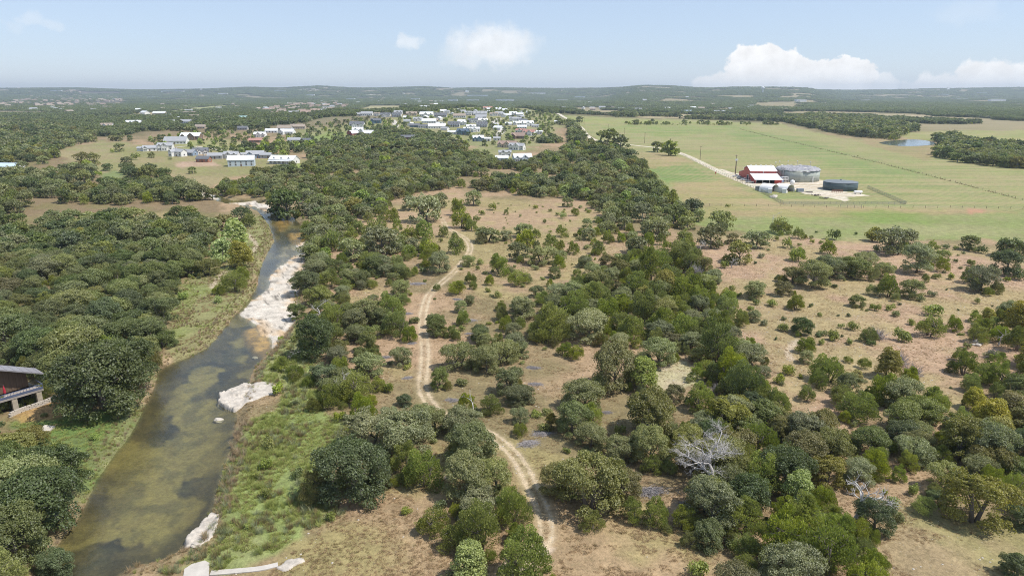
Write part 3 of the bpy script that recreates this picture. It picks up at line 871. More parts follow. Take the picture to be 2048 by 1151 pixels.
def build_tree_meshes():
    for kind, (Wd, Hd, nl, cnt, ls, nv, lf) in SPEC.items():
        for v in range(nv):
            rng = np.random.default_rng(hash((len(kind), v)) % 9999 + 5 * v + len(kind) * 31)
            R = Wd / 2
            lobes = lf(rng, R * .98, Hd * (1, .86, 1.08, .95, .9)[v % 5], int(nl * (1, .8, 1.1, .62, .7)[v % 5]))
            for lod in range(3):
                n = cnt[lod]; s = ls * math.sqrt(cnt[0] / n) * (1, .86, .80)[lod]
                V, t = leaf_cards(rng, lobes, n, s, jit=.8 if kind != 'juniper' else .7, low=-.5 if kind != 'oak' else -.3, up=.55 if kind == 'juniper' else 0,
                                  aspect=.42 if kind == 'juniper' else .62, twig=(.055, .03, 0)[lod], gap=(.75, 1.0, .7, 1.25, 1.1)[v % 5])
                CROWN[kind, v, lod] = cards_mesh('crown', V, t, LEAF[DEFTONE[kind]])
            if kind != 'shrub':
                tb = trunk_mb(rng, R, Hd, {'oak': .34, 'juniper': .16, 'broad': .25}[kind], 3 if kind == 'juniper' else (2 if v % 3 == 1 else 1))
                TRUNK[kind, v] = tb.mesh('trunk', BARK, True)
build_tree_meshes()

def twig_bush(rng, R, H, n, r=.022):
    """leafless bush: a spray of forked twigs"""
    b = MB()
    for i in range(n):
        a = rng.uniform(0, 6.28); el_ = rng.uniform(.25, 1.45)
        L = rng.uniform(.6, 1.0)
        d = np.array([math.cos(a) * math.cos(el_) * R, math.sin(a) * math.cos(el_) * R, math.sin(el_) * H]) * L
        p0 = np.array([math.cos(a), math.sin(a), 0]) * R * .1
        p1 = p0 + d * .5 + rng.normal(0, .05, 3) * R; p2 = p0 + d + rng.normal(0, .08, 3) * R
        b.tube([p0, p1, p2], [r * 1.5, r, r * .5], 3)
        for j in range(3):
            q = p1 + (p2 - p1) * rng.uniform(0, .8); e = q + (d * .35 + rng.normal(0, .16, 3) * R)
            e[2] = max(e[2], .05)
            b.tube([q, e], [r * .8, r * .4], 3)
    return b
def snag(rng, H, r0, spread=.8, depth=4, droop=0., lean=(0, 0), nb=3, sides=5):
    """bare dead tree by repeated forking"""
    b = MB()
    def grow(p, d, L, r, k):
        n = 4; pts = [p]; q = p.copy(); dd = d.copy()
        for i in range(n):
            dd = dd + rng.normal(0, .16, 3); dd[2] -= droop * (1 if k < depth else 0); dd /= np.linalg.norm(dd)
            q = q + dd * L / n; pts.append(q.copy())
        b.tube(pts, list(np.linspace(r, r * .62, n + 1)), sides if k > 1 else 3)
        if k == 0:
            return
        for c in range(nb + (1 if k < 3 else 0)):
            t = rng.uniform(.35, 1.0) if c else 1.0
            i = min(n, max(1, int(round(t * n))))
            nd = dd + rng.normal(0, spread, 3); nd[2] = abs(nd[2]) * .6 + .1 if droop == 0 else nd[2]
            nd /= np.linalg.norm(nd)
            grow(pts[i].copy(), nd, L * rng.uniform(.55, .78), r * rng.uniform(.42, .6), k - 1)
    grow(np.array([0, 0, -.3]), np.array([lean[0], lean[1], 1.0]), H * .42, r0, depth)
    return b
def brush_pile_mesh(rng, L, Wd, H, n):
    b = MB()
    for i in range(n):
        a = rng.normal(0, .55) + (math.pi / 2 if rng.random() < .22 else 0)
        x, y = rng.normal(0, .24) * L, rng.normal(0, .24) * Wd
        hz = H * max(.08, 1 - (x / (L * .55)) ** 2 - (y / (Wd * .55)) ** 2) * rng.uniform(.1, 1)
        l = rng.uniform(.5, 1.5); dz = rng.normal(0, .12)
        d = np.array([math.cos(a), math.sin(a), dz]) * l / 2
        p = np.array([x, y, max(.04, hz)])
        r = rng.uniform(.012, .04)
        b.tube([p - d, p + rng.normal(0, .06, 3), p + d], [r, r * .9, r * .4], 3)
    return b

# ------------------------------------------------------------------ vegetation: where things stand (read off the photograph)
TREES = []      # kind, tone, u, v_bottom, width (photo px)
def tile(u0, v0, sc, txt):
    """entries 'code x y w': code letters -> kind and tone; x,y,w in the enlarged view of that part of the photograph"""
    code = {'o': ('oak', 'oak'), 'g': ('oak', 'grey'), 'd': ('oak', 'dark'), 'v': ('oak', 'olive'), 'j': ('juniper', 'juniper'), 'b': ('broad', 'bright'), 'p': ('broad', 'pale'),
            'y': ('broad', 'yellow'), 's': ('shrub', 'juniper'), 'q': ('shrub', 'grey'), 'r': ('shrub', 'bright'), 'k': ('shrub', 'dark'), 'x': ('bare', 'bare')}
    for e in txt.split(','):
        e = e.split()
        if len(e) == 4:
            kd, tn = code[e[0]]
            TREES.append((kd, tn, u0 + float(e[1]) / sc, v0 + float(e[2]) / sc, float(e[3]) / sc))
tile(512, 400, 4, '''d 250 140 300,d 420 290 120,g 520 310 160,b 690 245 140,j 820 250 90,j 900 180 80,g 890 150 140,j 1000 205 80,j 1090 180 120,g 1230 90 150,g 1470 70 130,g 1740 50 150,j 1620 130 140,j 1645 235 170,
j 1725 255 110,s 1805 120 60,s 1895 85 90,g 1350 190 280,j 1240 330 150,j 1350 330 180,j 1500 300 110,s 1480 340 45,j 1590 310 60,j 1610 440 160,g 1850 350 190,g 2000 330 120,j 1130 240 90,s 1120 270 70,
j 960 350 230,g 1010 450 300,g 760 510 220,j 620 420 200,g 420 470 170,b 560 510 140,j 900 580 170,g 770 660 160,j 860 600 120,g 1050 620 130,j 1230 480 150,j 1390 460 170,j 1130 570 150,j 1200 640 120,j 1400 540 200,g 1470 600 210,
k 1350 590 90,j 930 710 110,g 840 720 90,g 480 640 200,o 400 760 260,j 600 720 200,j 720 740 110,d 330 950 150,o 500 860 220,j 700 850 130,j 1450 730 80,j 1600 770 160,j 1720 680 120,j 1740 720 80,j 1960 610 190,g 1700 540 120,r 1800 520 80,
j 1870 690 85,s 1860 740 60,s 1940 790 80,s 1425 800 40,g 1710 850 100,g 1640 910 110,j 1960 900 100,g 1160 780 170,j 1180 850 130,g 940 830 90,g 1100 880 100,j 620 1060 260,x 860 960 230,g 900 1010 260,j 1080 1000 280,j 1130 1120 240,
s 1270 990 90,o 930 1130 170,g 1420 1030 120,o 1480 1100 110,q 1390 1000 80,j 1570 1110 110,j 1600 1130 80,o 1800 1130 150,j 1960 980 130,j 2000 1060 120,o 450 1151 170,j 640 1160 180,s 320 1140 100,r 200 1110 60,
s 560 175 90,j 1000 140 120,g 650 170 170,o 180 110 220,j 760 330 130,j 500 400 130,g 640 300 150,q 1720 500 50,s 1780 560 50,s 1560 690 40,q 1880 780 50,s 1350 660 35,s 1640 560 40,q 1840 600 60''')
tile(1024, 400, 4, '''s 190 75 50,s 305 95 40,g 445 60 90,j 505 130 80,s 370 130 50,s 405 105 40,r 410 150 70,q 540 70 50,q 620 45 80,s 595 90 40,s 625 105 60,q 690 105 60,
g 790 190 170,o 930 150 200,g 1040 185 170,j 920 180 90,g 1150 160 150,o 1290 205 180,g 1400 190 120,j 1100 110 150,g 1400 240 150,q 860 220 70,j 940 275 95,s 860 295 60,g 1150 320 210,o 990 450 200,j 1090 390 120,j 1240 400 90,j 1380 360 150,
v 1590 400 200,g 1660 250 200,j 1400 440 150,v 1820 520 210,g 1950 400 190,v 1760 360 100,k 1940 515 35,q 2000 470 80,s 1700 555 100,g 100 310 170,j 400 300 120,j 110 400 190,g 50 500 170,g 240 530 240,j 310 400 130,j 380 420 100,j 490 440 130,
q 525 330 55,q 590 400 80,j 690 440 130,s 660 480 30,s 680 530 25,q 830 490 110,q 185 560 80,o 340 630 110,j 305 700 70,j 520 610 75,q 440 680 40,j 400 770 65,s 620 690 120,s 720 650 120,s 690 680 150,s 765 680 80,
j 1150 590 270,j 980 540 140,j 1350 560 250,j 1100 660 260,x 1480 630 150,j 1430 600 180,j 980 800 260,j 1250 740 250,g 1550 770 220,j 1400 850 280,j 1700 970 200,g 1430 1020 170,o 1600 1010 180,
o 200 790 130,j 60 700 170,g 80 990 220,j 240 860 150,j 330 1150 330,j 480 1000 260,j 620 870 260,j 760 1000 250,j 900 940 220,j 1050 1000 250,g 600 1160 330,j 950 1151 250,j 1200 1100 250,j 1620 1150 250,j 1300 960 200,j 1500 880 200,
g 1940 800 200,s 1760 740 70,s 1760 780 60,s 1820 780 60,s 1955 845 70,s 1890 885 80,g 1935 980 120,q 2020 1010 80,s 1670 610 40,s 1790 1090 50,j 1500 760 160,j 850 1080 220,s 560 745 30,s 480 520 22,q 700 560 40,s 250 640 50,j 1150 880 200,j 1380 1150 230''')
tile(1536, 400, 4, '''j 100 280 160,j 240 315 110,k 390 270 35,s 345 315 50,s 345 355 50,s 420 355 50,s 255 370 40,k 525 325 130,k 700 280 30,y 840 340 150,s 150 390 100,q 195 400 50,s 465 360 30,j 475 440 130,
g 350 730 280,g 480 650 250,o 650 640 300,g 760 560 200,g 930 640 180,g 950 450 260,g 1100 420 180,g 1180 600 270,g 1300 530 140,g 1390 500 120,j 1390 580 120,s 1340 635 80,s 1455 635 80,j 230 500 160,v 200 680 200,v 120 780 150,j 220 890 150,s 30 860 100,
k 345 860 45,k 1195 370 50,j 1270 420 90,j 1310 395 80,r 1360 400 60,k 1415 395 70,s 1425 435 60,s 1500 400 50,o 1610 410 160,k 1710 430 80,k 1495 500 50,s 1520 450 25,s 1630 530 80,q 1530 550 50,d 1930 470 220,d 2030 450 80,d 1890 610 220,g 1690 740 260,
j 1600 670 160,s 1900 650 60,k 2010 650 130,g 1150 800 200,j 1260 660 70,j 950 790 200,k 820 705 40,q 1310 775 80,q 1215 815 80,k 1050 840 40,o 710 860 130,s 790 890 30,s 870 890 100,s 750 880 30,s 985 890 90,s 1020 935 80,s 1300 930 170,s 1145 1000 70,
k 645 935 45,s 415 935 50,q 1670 830 60,g 1950 970 230,y 1750 970 110,j 1650 980 110,q 1660 1025 80,d 265 1090 170,k 125 965 50,s 100 1060 110,k 60 1120 40,s 430 1100 100,s 520 1140 100,s 585 1025 60,s 680 1050 100,j 800 1151 130,x 900 1130 150,j 1290 1110 230,
j 1480 1060 130,s 1080 1140 150,s 1540 1090 60,j 1790 1060 150,j 1840 1151 170,y 1990 1151 130,j 1690 1090 150,s 60 330 60,q 980 330 30,k 1560 430 40,s 1180 690 30,k 1430 720 30,q 560 930 30,k 1790 850 25,k 1520 880 25''')
tile(1536, 600, 4, '''j 290 440 160,g 300 520 130,j 470 690 290,j 640 510 80,s 165 610 120,s 80 680 100,s 265 635 60,j 770 560 100,y 940 640 220,j 1130 670 140,x 1080 540 160,x 1180 640 170,j 300 820 150,k 1460 710 30,s 1600 390 75,j 1530 500 130,j 1560 620 220,j 1620 750 150,
j 1700 690 200,x 1820 480 130,j 1830 720 200,o 1960 800 230,s 2000 490 100,j 1820 800 150,y 690 660 130,x 640 700 110,g 650 800 230,j 700 1000 280,j 900 850 250,g 1070 900 300,o 1200 1010 330,j 1330 950 250,o 1080 1100 300,g 1200 1150 200,o 850 1150 150,y 1640 900 180,
y 1760 1100 300,y 1900 1000 280,j 1530 1080 200,y 1480 1120 150,d 2020 850 100,s 460 910 60,v 60 1000 200,v 190 1060 170,v 420 1150 300,v 120 1150 250,g 700 1151 120,s 500 290 60,k 590 300 30,s 640 360 80,s 420 360 70,s 530 330 90,k 410 300 60,q 110 690 60,s 1150 205 30,k 780 490 40''')
tile(1536, 840, 3.713, '''v 80 200 200,v 250 300 250,v 450 350 300,v 420 520 280,o 750 300 260,j 750 450 240,g 1070 350 280,b 200 680 280,j 100 850 260,j 300 900 320,j 500 960 250,j 200 1160 350,j 600 860 130,j 760 940 150,s 1060 560 110,s 930 650 110,q 950 760 130,v 1500 830 450,
o 1400 200 250,y 1700 200 250,j 1130 720 180,d 1850 820 200,d 1830 500 250,v 1650 450 300,d 1850 1230 250,x 620 1090 170,j 800 1180 200,j 400 1100 250,j 450 800 180,s 870 560 60,d 1230 620 130,j 960 470 120''')
tile(1024, 640, 4, '''g 60 300 170,j 250 200 220,v 820 600 420,g 1170 410 300,b 1050 600 250,j 1480 500 150,j 1650 400 350,j 1750 560 300,g 560 760 330,j 640 880 230,o 480 960 300,v 1100 1000 450,o 50 700 230,j 60 940 150,s 190 790 110,s 280 770 100,q 260 240 50,
g 2000 480 120,j 1500 760 250,j 1850 700 350,o 2000 900 300,v 1400 1100 300,g 1500 960 200,j 1950 1100 300,v 1750 1151 350,j 420 300 130,x 940 470 130,s 180 590 22,j 520 330 130,j 1020 720 150,v 1300 680 170,x 1640 600 120,o 1880 960 240''')
tile(560, 560, 3.969, '''d 300 650 340,d 350 850 230,v 480 640 160,j 480 800 180,g 700 800 260,o 640 650 130,o 700 590 170,j 780 900 140,s 850 910 110,j 400 1040 230,j 620 1000 300,s 470 1140 110,j 660 1150 220,k 100 1010 60,j 120 820 130,s 20 740 80,g 960 700 180,d 990 1010 120,
g 880 1150 180,g 1150 1150 180,o 1420 730 280,o 1270 880 180,s 1460 850 120,j 1480 1040 160,j 1680 1080 200,o 1820 920 250,g 1780 680 220,g 1850 600 200,o 1590 510 140,s 1380 470 120,o 1250 460 170,g 1900 1000 150,g 1900 1150 150,s 1520 1150 100,j 780 320 90''')
tile(0, 0, 1, '''d 705 1025 150,g 745 915 112,g 815 930 125,j 850 985 85,g 930 880 80,o 942 945 105,j 872 1078 74,g 930 1012 115,g 992 1002 85,j 1022 1062 84,j 960 1122 104,j 912 1110 74,j 1030 1092 44,x 968 1040 70,g 960 1060 95,b 938 1185 90,j 1050 1190 120,v 1178 1052 152,v 1110 1000 75,v 1240 1010 80,
j 1310 1060 58,j 1366 1072 62,j 1480 1092 92,j 1560 1150 120,j 1650 1165 115,j 1600 1092 100,j 1520 1005 100,v 1440 965 100,j 1712 1092 60,j 1740 1165 60,s 665 1045 22,s 815 1030 26,s 545 900 42,r 530 945 34,s 512 958 22,s 535 998 28,k 594 960 30,s 496 1060 24,k 588 812 18,s 1390 1160 50,
s 640 690 26,j 560 742 36,j 590 760 34,r 555 790 34,s 730 750 40,j 690 985 40,s 1095 1150 22,d 760 985 60,o 870 870 60,
d 70 1092 190,d 20 1010 130,d 120 1000 110,o 40 1151 130,d 110 1140 70,v 30 930 90,v 70 905 60,s 110 900 30,r 70 890 40,d 15 722 120,d 85 738 90,d -20 770 70,s 12 803 30,s 40 800 24,j 30 812 34,r 55 806 30,j 2 828 40,d 218 845 190,d 262 790 120,o 150 760 130,j 90 800 40,r 60 808 26,r 78 802 22,r 92 796 16,k 30 820 30,r 186 850 20,r 190 880 22,
p 470 495 50,p 445 530 46,y 482 540 52,v 415 555 50,j 485 572 46,j 470 588 52,r 442 606 24,r 368 600 28,b 332 502 34,v 450 462 48,d 485 452 40,j 500 455 32,d 400 505 56,d 365 498 46,v 165 330 30,v 190 330 26,b 175 338 22,d 215 342 20,r 195 352 16,
d 262 362 30,o 298 362 40,d 330 362 38,v 280 360 30,d 255 350 18,d 366 368 20,o 385 348 16,s 272 320 20,o 303 316 15,q 340 320 10,o 255 330 22,o 240 304 22,s 226 306 11,o 300 304 22,q 360 304 14,
o 1195 285 28,o 1215 297 45,o 1240 297 40,o 1315 305 28,b 1340 312 34,o 1105 284 14,o 1120 282 10,o 1145 272 20,o 1150 278 24,o 1155 284 22,o 1148 262 18,o 1158 272 16,o 1125 250 18,o 1118 248 14,s 1455 415 11,s 1715 313 5,
d 1385 435 48,j 1340 415 40,o 1300 395 46,o 1265 370 44,j 1280 345 36,b 1240 345 34,d 1255 325 40,o 1225 330 36,d 1205 320 34''')
BARE = [t for t in TREES if t[0] == 'bare']
TREES = [t for t in TREES if t[0] != 'bare']
LIST_N = len(TREES)

# world records: kind, tone, x, y, width, height factor
REC = []
for kind, tone, u, v, w in TREES:
    x, y, t = G(u, v)
    Wd = w * t * (1.03 if v < 640 else 1.05)
    r = math.hypot(x, y); k = Wd * .36
    REC.append([kind, tone, x + x / r * k, y + y / r * k, Wd])

def in_any(x, y, polys):
    m = np.zeros(len(x), bool)
    for P in polys:
        m |= poly_sd(x, y, P) < 0
    return m
KEEP_OUT = [CREEK] + ROCKS
def scatter(px, spacing, mix, wr, seed, holes=(), clear=None, edge=True):
    """dart-throwing fill of a pixel polygon on the ground; mix = [(kind, tone, weight)]"""
    rng = np.random.default_rng(seed)
    P = GP(px)
    x0, y0 = P.min(0); x1, y1 = P.max(0)
    n = int((x1 - x0) * (y1 - y0) / spacing ** 2 * 2.2)
    n = min(n, 160000)
    xs, ys = rng.uniform(x0, x1, n), rng.uniform(y0, y1, n)
    ok = poly_sd(xs, ys, P) < (6 if edge else 0) * (fbm(xs / 12., ys / 12., seed, 2) - .5)
    for h in holes:
        ok &= ~(poly_sd(xs, ys, h) < 0)
    ok &= ~in_any(xs, ys, KEEP_OUT)
    if clear is not None:
        ok &= fbm(xs / clear[0], ys / clear[0], seed + 3, 3) < clear[1]
    xs, ys = xs[ok], ys[ok]
    cell = spacing; grid = {}
    for r_ in REC:
        grid.setdefault((int(r_[2] // cell), int(r_[3] // cell)), []).append((r_[2], r_[3], r_[4]))
    wts = np.array([m[2] for m in mix], float); wts /= wts.sum()
    for x, y in zip(xs, ys):
        cx, cy = int(x // cell), int(y // cell)
        bad = False
        for i in (-1, 0, 1):
            for j in (-1, 0, 1):
                for q in grid.get((cx + i, cy + j), ()):
                    if (q[0] - x) ** 2 + (q[1] - y) ** 2 < max(spacing * .8, q[2] * .38) ** 2:
                        bad = True
        if bad:
            continue
        kd, tn, _ = mix[rng.choice(len(mix), p=wts)]
        w = rng.uniform(*wr) * (.68 if kd == 'juniper' else 1) * (.35 if kd == 'shrub' else 1)
        grid.setdefault((cx, cy), []).append((x, y, w))
        REC.append([kd, tn, x, y, w])
HOUSE_YARDS = [GP(p) for p in ([(-60, 845), (-60, 700), (70, 730), (112, 800), (60, 832)], [(20, 850), (150, 800), (310, 790), (190, 990), (60, 940)])]
OAKMIX = [('oak', 'oak', 4), ('oak', 'grey', 3), ('oak', 'dark', 3), ('juniper', 'juniper', 1), ('oak', 'olive', .6)]
scatter([(-260, 470), (60, 462), (140, 452), (300, 443), (400, 440), (432, 470), (395, 530), (345, 590), (335, 680), (305, 735), (262, 800), (190, 830), (90, 790), (60, 730), (-60, 700), (-60, 690), (-400, 700)], 5.0, OAKMIX, (5.5, 10.5), 101, HOUSE_YARDS, clear=(20, .60))
scatter([(-60, 860), (50, 880), (90, 920), (120, 1000), (90, 1080), (40, 1151), (-60, 1300), (-300, 1200)], 6.0, OAKMIX, (7, 11), 102, HOUSE_YARDS)
MEADOW = [z[0] for z in ZONES[1:7]]
scatter([(-260, 243), (80, 244), (150, 262), (230, 274), (270, 282), (200, 283), (150, 290), (105, 306), (150, 332), (200, 353), (300, 336), (350, 354), (384, 380), (430, 398), (438, 425), (300, 424), (200, 426), (80, 452), (-100, 476), (-300, 480)], 6.6, OAKMIX, (6, 11.5), 103, MEADOW, clear=(45, .57))
scatter([(445, 366), (560, 346), (625, 336), (620, 300), (690, 287), (765, 264), (870, 276), (958, 304), (1000, 335), (1060, 326), (1130, 300), (1180, 286), (1235, 302), (1285, 335), (1335, 402), (1385, 442), (1300, 455), (1225, 445), (1170, 402), (1010, 386), (900, 376), (800, 402), (760, 428), (640, 440), (560, 402), (500, 392), (445, 396)], 5.6,
        [('oak', 'oak', 4), ('oak', 'grey', 3), ('juniper', 'juniper', 4), ('oak', 'dark', 1.5), ('oak', 'olive', 1.2), ('broad', 'bright', .5)], (5.5, 10.5), 104, [GP([(935, 290), (1005, 288), (1010, 312), (930, 316)]), GP([(628, 395), (690, 392), (690, 408), (640, 410)])], clear=(32, .575))
scatter([(1240, 520), (1400, 512), (1470, 620), (1540, 800), (1420, 770), (1400, 712), (1300, 700), (1060, 670), (1100, 615)], 3.9, [('juniper', 'juniper', 5), ('oak', 'grey', 1.4), ('oak', 'olive', .6)], (4.5, 8.5), 105, clear=(14, .60))
scatter([(1360, 850), (1440, 840), (1540, 800), (1640, 870), (1800, 900), (1900, 840), (2048, 850), (2200, 1000), (1990, 1030), (1860, 960), (1780, 985), (1740, 1080), (1760, 1200), (1440, 1200), (1420, 1030)], 3.9, [('juniper', 'juniper', 4), ('oak', 'olive', 2), ('oak', 'grey', 2), ('oak', 'dark', 1)], (4.5, 8.5), 106, [GP([(1650, 990), (1780, 960), (1790, 1010), (1740, 1070), (1690, 1050)]), GP([(1840, 860), (1870, 850), (1880, 960), (1850, 1000)])])
scatter([(1885, 660), (2048, 620), (2300, 640), (2300, 860), (2048, 850), (1900, 800), (1960, 760)], 6.0, [('juniper', 'juniper', 3), ('oak', 'oak', 2), ('broad', 'yellow', 1), ('shrub', 'juniper', 2)], (6, 10), 107)
scatter([(1560, 243), (1620, 232), (1760, 240), (1830, 262), (1800, 272), (1792, 281), (1768, 279), (1700, 272), (1620, 256)], 9.0, OAKMIX, (10, 17), 108)
scatter([(1872, 280), (1900, 274), (1960, 290), (2020, 293), (2048, 300), (2200, 310), (2200, 345), (2040, 338), (1960, 330), (1910, 324), (1872, 312), (1890, 300), (1876, 290)], 8.0, OAKMIX, (9, 14), 109)
scatter([(1135, 244), (1160, 243), (1168, 262), (1172, 284), (1140, 286), (1142, 262)], 8.0, OAKMIX[:3], (10, 15), 110)
scatter([(1165, 246.5), (1300, 247), (1560, 248.5), (1560, 250.5), (1300, 250), (1180, 249.5)], 8.0, [('oak', 'oak', 1), ('shrub', 'juniper', 2), ('juniper', 'juniper', 1)], (6, 11), 111, clear=(60, .52))
scatter([(1225, 229), (1400, 233), (1560, 235), (1640, 242), (1560, 243), (1400, 239), (1230, 235)], 10.0, OAKMIX[:3], (9, 14), 112, clear=(90, .56))
scatter([(600, 300), (560, 330), (470, 318), (400, 300), (320, 300), (300, 280), (420, 262), (520, 258), (600, 255), (700, 240), (850, 226), (1000, 216), (1110, 232), (1120, 246), (1105, 265), (1060, 292), (1000, 300), (880, 270), (760, 258), (700, 283)], 15.0,
        [('oak', 'oak', 3), ('broad', 'bright', 2), ('oak', 'dark', 2), ('juniper', 'juniper', 1)], (4.5, 8), 113)
scatter([(480, 300), (620, 290), (600, 306), (480, 310)], 8., [('oak', 'dark', 2), ('broad', 'bright', 1)], (7, 10), 114)
scatter([(590, 430), (690, 440), (760, 470), (860, 480), (840, 560), (760, 580), (690, 560), (700, 640), (840, 660), (820, 740), (760, 760), (760, 840), (680, 820), (640, 700), (600, 640), (600, 560), (625, 480)], 4.2, [('juniper', 'juniper', 4), ('oak', 'grey', 2.5), ('oak', 'oak', 1.5), ('shrub', 'juniper', 1.5)], (4, 7.5), 121, clear=(13, .49))
scatter([(1060, 470), (1240, 420), (1400, 440), (1420, 520), (1240, 540), (1060, 640)], 6., [('juniper', 'juniper', 3), ('oak', 'grey', 3)], (5, 8), 122, clear=(22, .43))
scatter([(900, 640), (1060, 600), (1100, 700), (1340, 800), (1300, 1000), (1120, 900), (1000, 830)], 5.5, [('juniper', 'juniper', 2), ('oak', 'grey', 3), ('shrub', 'juniper', 2)], (4.5, 8), 123, clear=(16, .50))
scatter([(1480, 800), (1700, 720), (1900, 790), (1880, 860), (1780, 900), (1600, 880)], 5.5, [('juniper', 'juniper', 3), ('oak', 'grey', 2), ('oak', 'olive', 2)], (5, 9), 124, clear=(14, .56))
# thin cover of small shrubs on the open pastures
scatter([(1420, 480), (1700, 490), (2048, 500), (2200, 520), (2200, 720), (1950, 750), (1850, 780), (1600, 820), (1490, 690), (1440, 560)], 13., [('shrub', 'juniper', 3), ('shrub', 'grey', 1), ('shrub', 'dark', 1)], (2.2, 5.5), 115, clear=(30, .56))
scatter([(760, 430), (900, 400), (1200, 420), (1230, 520), (1100, 600), (940, 620), (1040, 760), (960, 830), (760, 740), (640, 540)], 9., [('shrub', 'juniper', 3), ('shrub', 'grey', 2), ('juniper', 'juniper', .8)], (2.2, 6.0), 116, clear=(20, .57))
# ------------------------------------------------------------------ houses: list first, so that trees keep clear of them
# (u, v of the front foot, width in photo px, wall, roof, form, turn in degrees, place)
HOUSES = []
def htile(u0, v0, sc, place, txt):
    for e in txt.split(','):
        e = e.split()
        if len(e) == 7:
            HOUSES.append((u0 + float(e[0]) / sc, v0 + float(e[1]) / sc, float(e[2]) / sc, e[3], e[4], e[5], float(e[6]), place))
htile(280, 230, 6.024, 'on the dry meadow', '''120 435 150 white slate L 20,300 430 170 white slate T 10,420 350 260 white slate bar 5,600 300 230 brown metal T 0,440 500 170 white slate L -25,570 490 170 blue slate bar -20,735 475 170 white charcoal T 25,
750 570 160 brick charcoal bar -8,900 530 170 grey slate bar 5,1090 525 170 white slate T 0,1210 515 120 grey slate bar 10,1390 520 200 blue slate L 15,1220 620 300 sky metal bar 14,1700 590 320 white metal dormer -12,1510 520 130 grey slate bar 0,15 435 60 white slate bar 0''')
htile(280, 230, 6.024, 'behind the meadow trees', '''1390 335 150 brown redroof bar 10,1440 270 140 white metal T 0,1580 215 140 white metal bar 5,1735 200 170 grey tan bar 0,1760 235 170 white metal L -8,1900 170 170 tan tan bar 8,1230 180 120 grey charcoal bar 0,720 165 120 tan tan bar 0,540 115 140 white slate bar -10,370 100 90 white metal bar 0,465 55 90 white metal bar -15,960 55 80 tan tan bar 0,1240 55 110 white teal bar 0,640 40 120 tan tan bar 5,2000 330 110 grey charcoal bar 0,1850 330 150 white slate bar 0''')
htile(0, 160, 4, 'in the woods', '''845 385 95 white tan T 0,1060 355 120 white metal bar 0,55 728 170 white sky bar -5,1500 275 120 tan tan bar 0,1270 275 100 tan metal bar 0''')
htile(660, 200, 6.024, 'in the village', '''235 440 150 barnred metal gambrel -25,330 390 130 white metal T 0,450 440 130 white metal L -10,320 330 170 white charcoal T 0,550 285 120 navy charcoal L 0,440 190 140 white slate bar 0,350 190 80 white slate bar 5,565 195 70 white tan T 0,665 205 120 white charcoal T 0,800 205 110 white charcoal dormer 0,820 175 100 white slate T 0,
980 190 130 tan tan T 0,1160 195 160 white metal T 0,1330 205 150 white charcoal dormer 0,1410 165 60 white slate T 0,1060 255 110 white slate T 10,1190 280 170 white metal bar 0,1240 265 120 brown tan bar 0,1290 345 210 white metal bar 8,1020 330 120 navy charcoal bar 0,1120 340 110 white charcoal bar 0,1490 325 140 white charcoal dormer 0,1600 305 80 white metal T 0,
1590 420 140 navy navy T -18,1470 415 100 white metal bar 0,1560 215 150 white tan bar 0,1665 185 80 white slate T 0,1810 185 160 white slate dormer 0,1900 115 110 white redroof T 0,1720 275 120 white charcoal T 0,1840 270 120 white metal T 5,1830 330 130 white charcoal dormer 0,1700 345 110 white metal T 0,1760 385 100 white metal L 20,1650 380 80 white metal T 0,1820 235 130 white slate bar 0,
940 490 170 brown charcoal bar 6,1790 500 130 navy metal T 10,1890 495 90 white metal bar -10,2010 490 80 white slate bar 0,1120 110 90 barnred metal bar 0,1190 95 70 white metal bar 0''')
htile(900, 190, 7.99, 'by the curving street', '''700 335 130 white tan T 0,810 335 110 white slate T 0,920 345 120 white metal bar 0,1010 325 120 white metal T 0,1120 330 110 white metal bar 0,1020 420 150 white slate L 0,1090 480 170 white metal L -10,1170 430 130 white charcoal bar 0,1260 500 170 white metal T 15,1360 520 110 white slate bar 0,1150 540 150 white metal bar 0,
1120 610 160 white redroof T -20,1250 650 190 white redroof T -18,1080 700 220 brown brownroof L -15,1420 630 110 white metal T 0,900 840 230 tan brownroof T -15,1050 880 190 white slate T -22,880 985 150 white slate T 5,830 1060 150 sky metal bar 0,1170 1070 220 sky metal T 12,460 410 110 white slate T 0,320 320 90 white slate T 0''')
htile(1024, 160, 4, 'beyond the hay field', '''880 240 60 white slate bar 0,1060 245 60 tan tan bar 0,1400 262 85 white sky bar 0,1665 265 90 white slate T 0,1765 240 60 tan slate bar 0,820 235 50 white tan bar 0,360 345 32 white metal bar 0,1910 222 50 white slate bar 0,140 212 45 white charcoal bar 0,1585 150 60 white slate bar 0,1040 165 60 tan tan bar 0,930 165 45 tan tan bar 0''')
htile(1536, 160, 4, 'in the far right woods', '''270 160 50 white metal bar 0,1080 112 60 grey slate bar 0,2012 597 70 grey slate bar 0,150 245 60 tan tan bar 0''')
HXY = []
for h in HOUSES:
    x, y, t = G(h[0], h[1]); HXY.append((x, y + h[2] * t * .35, h[2] * t * .62))
HXY += [(-106., 124., 9.)]

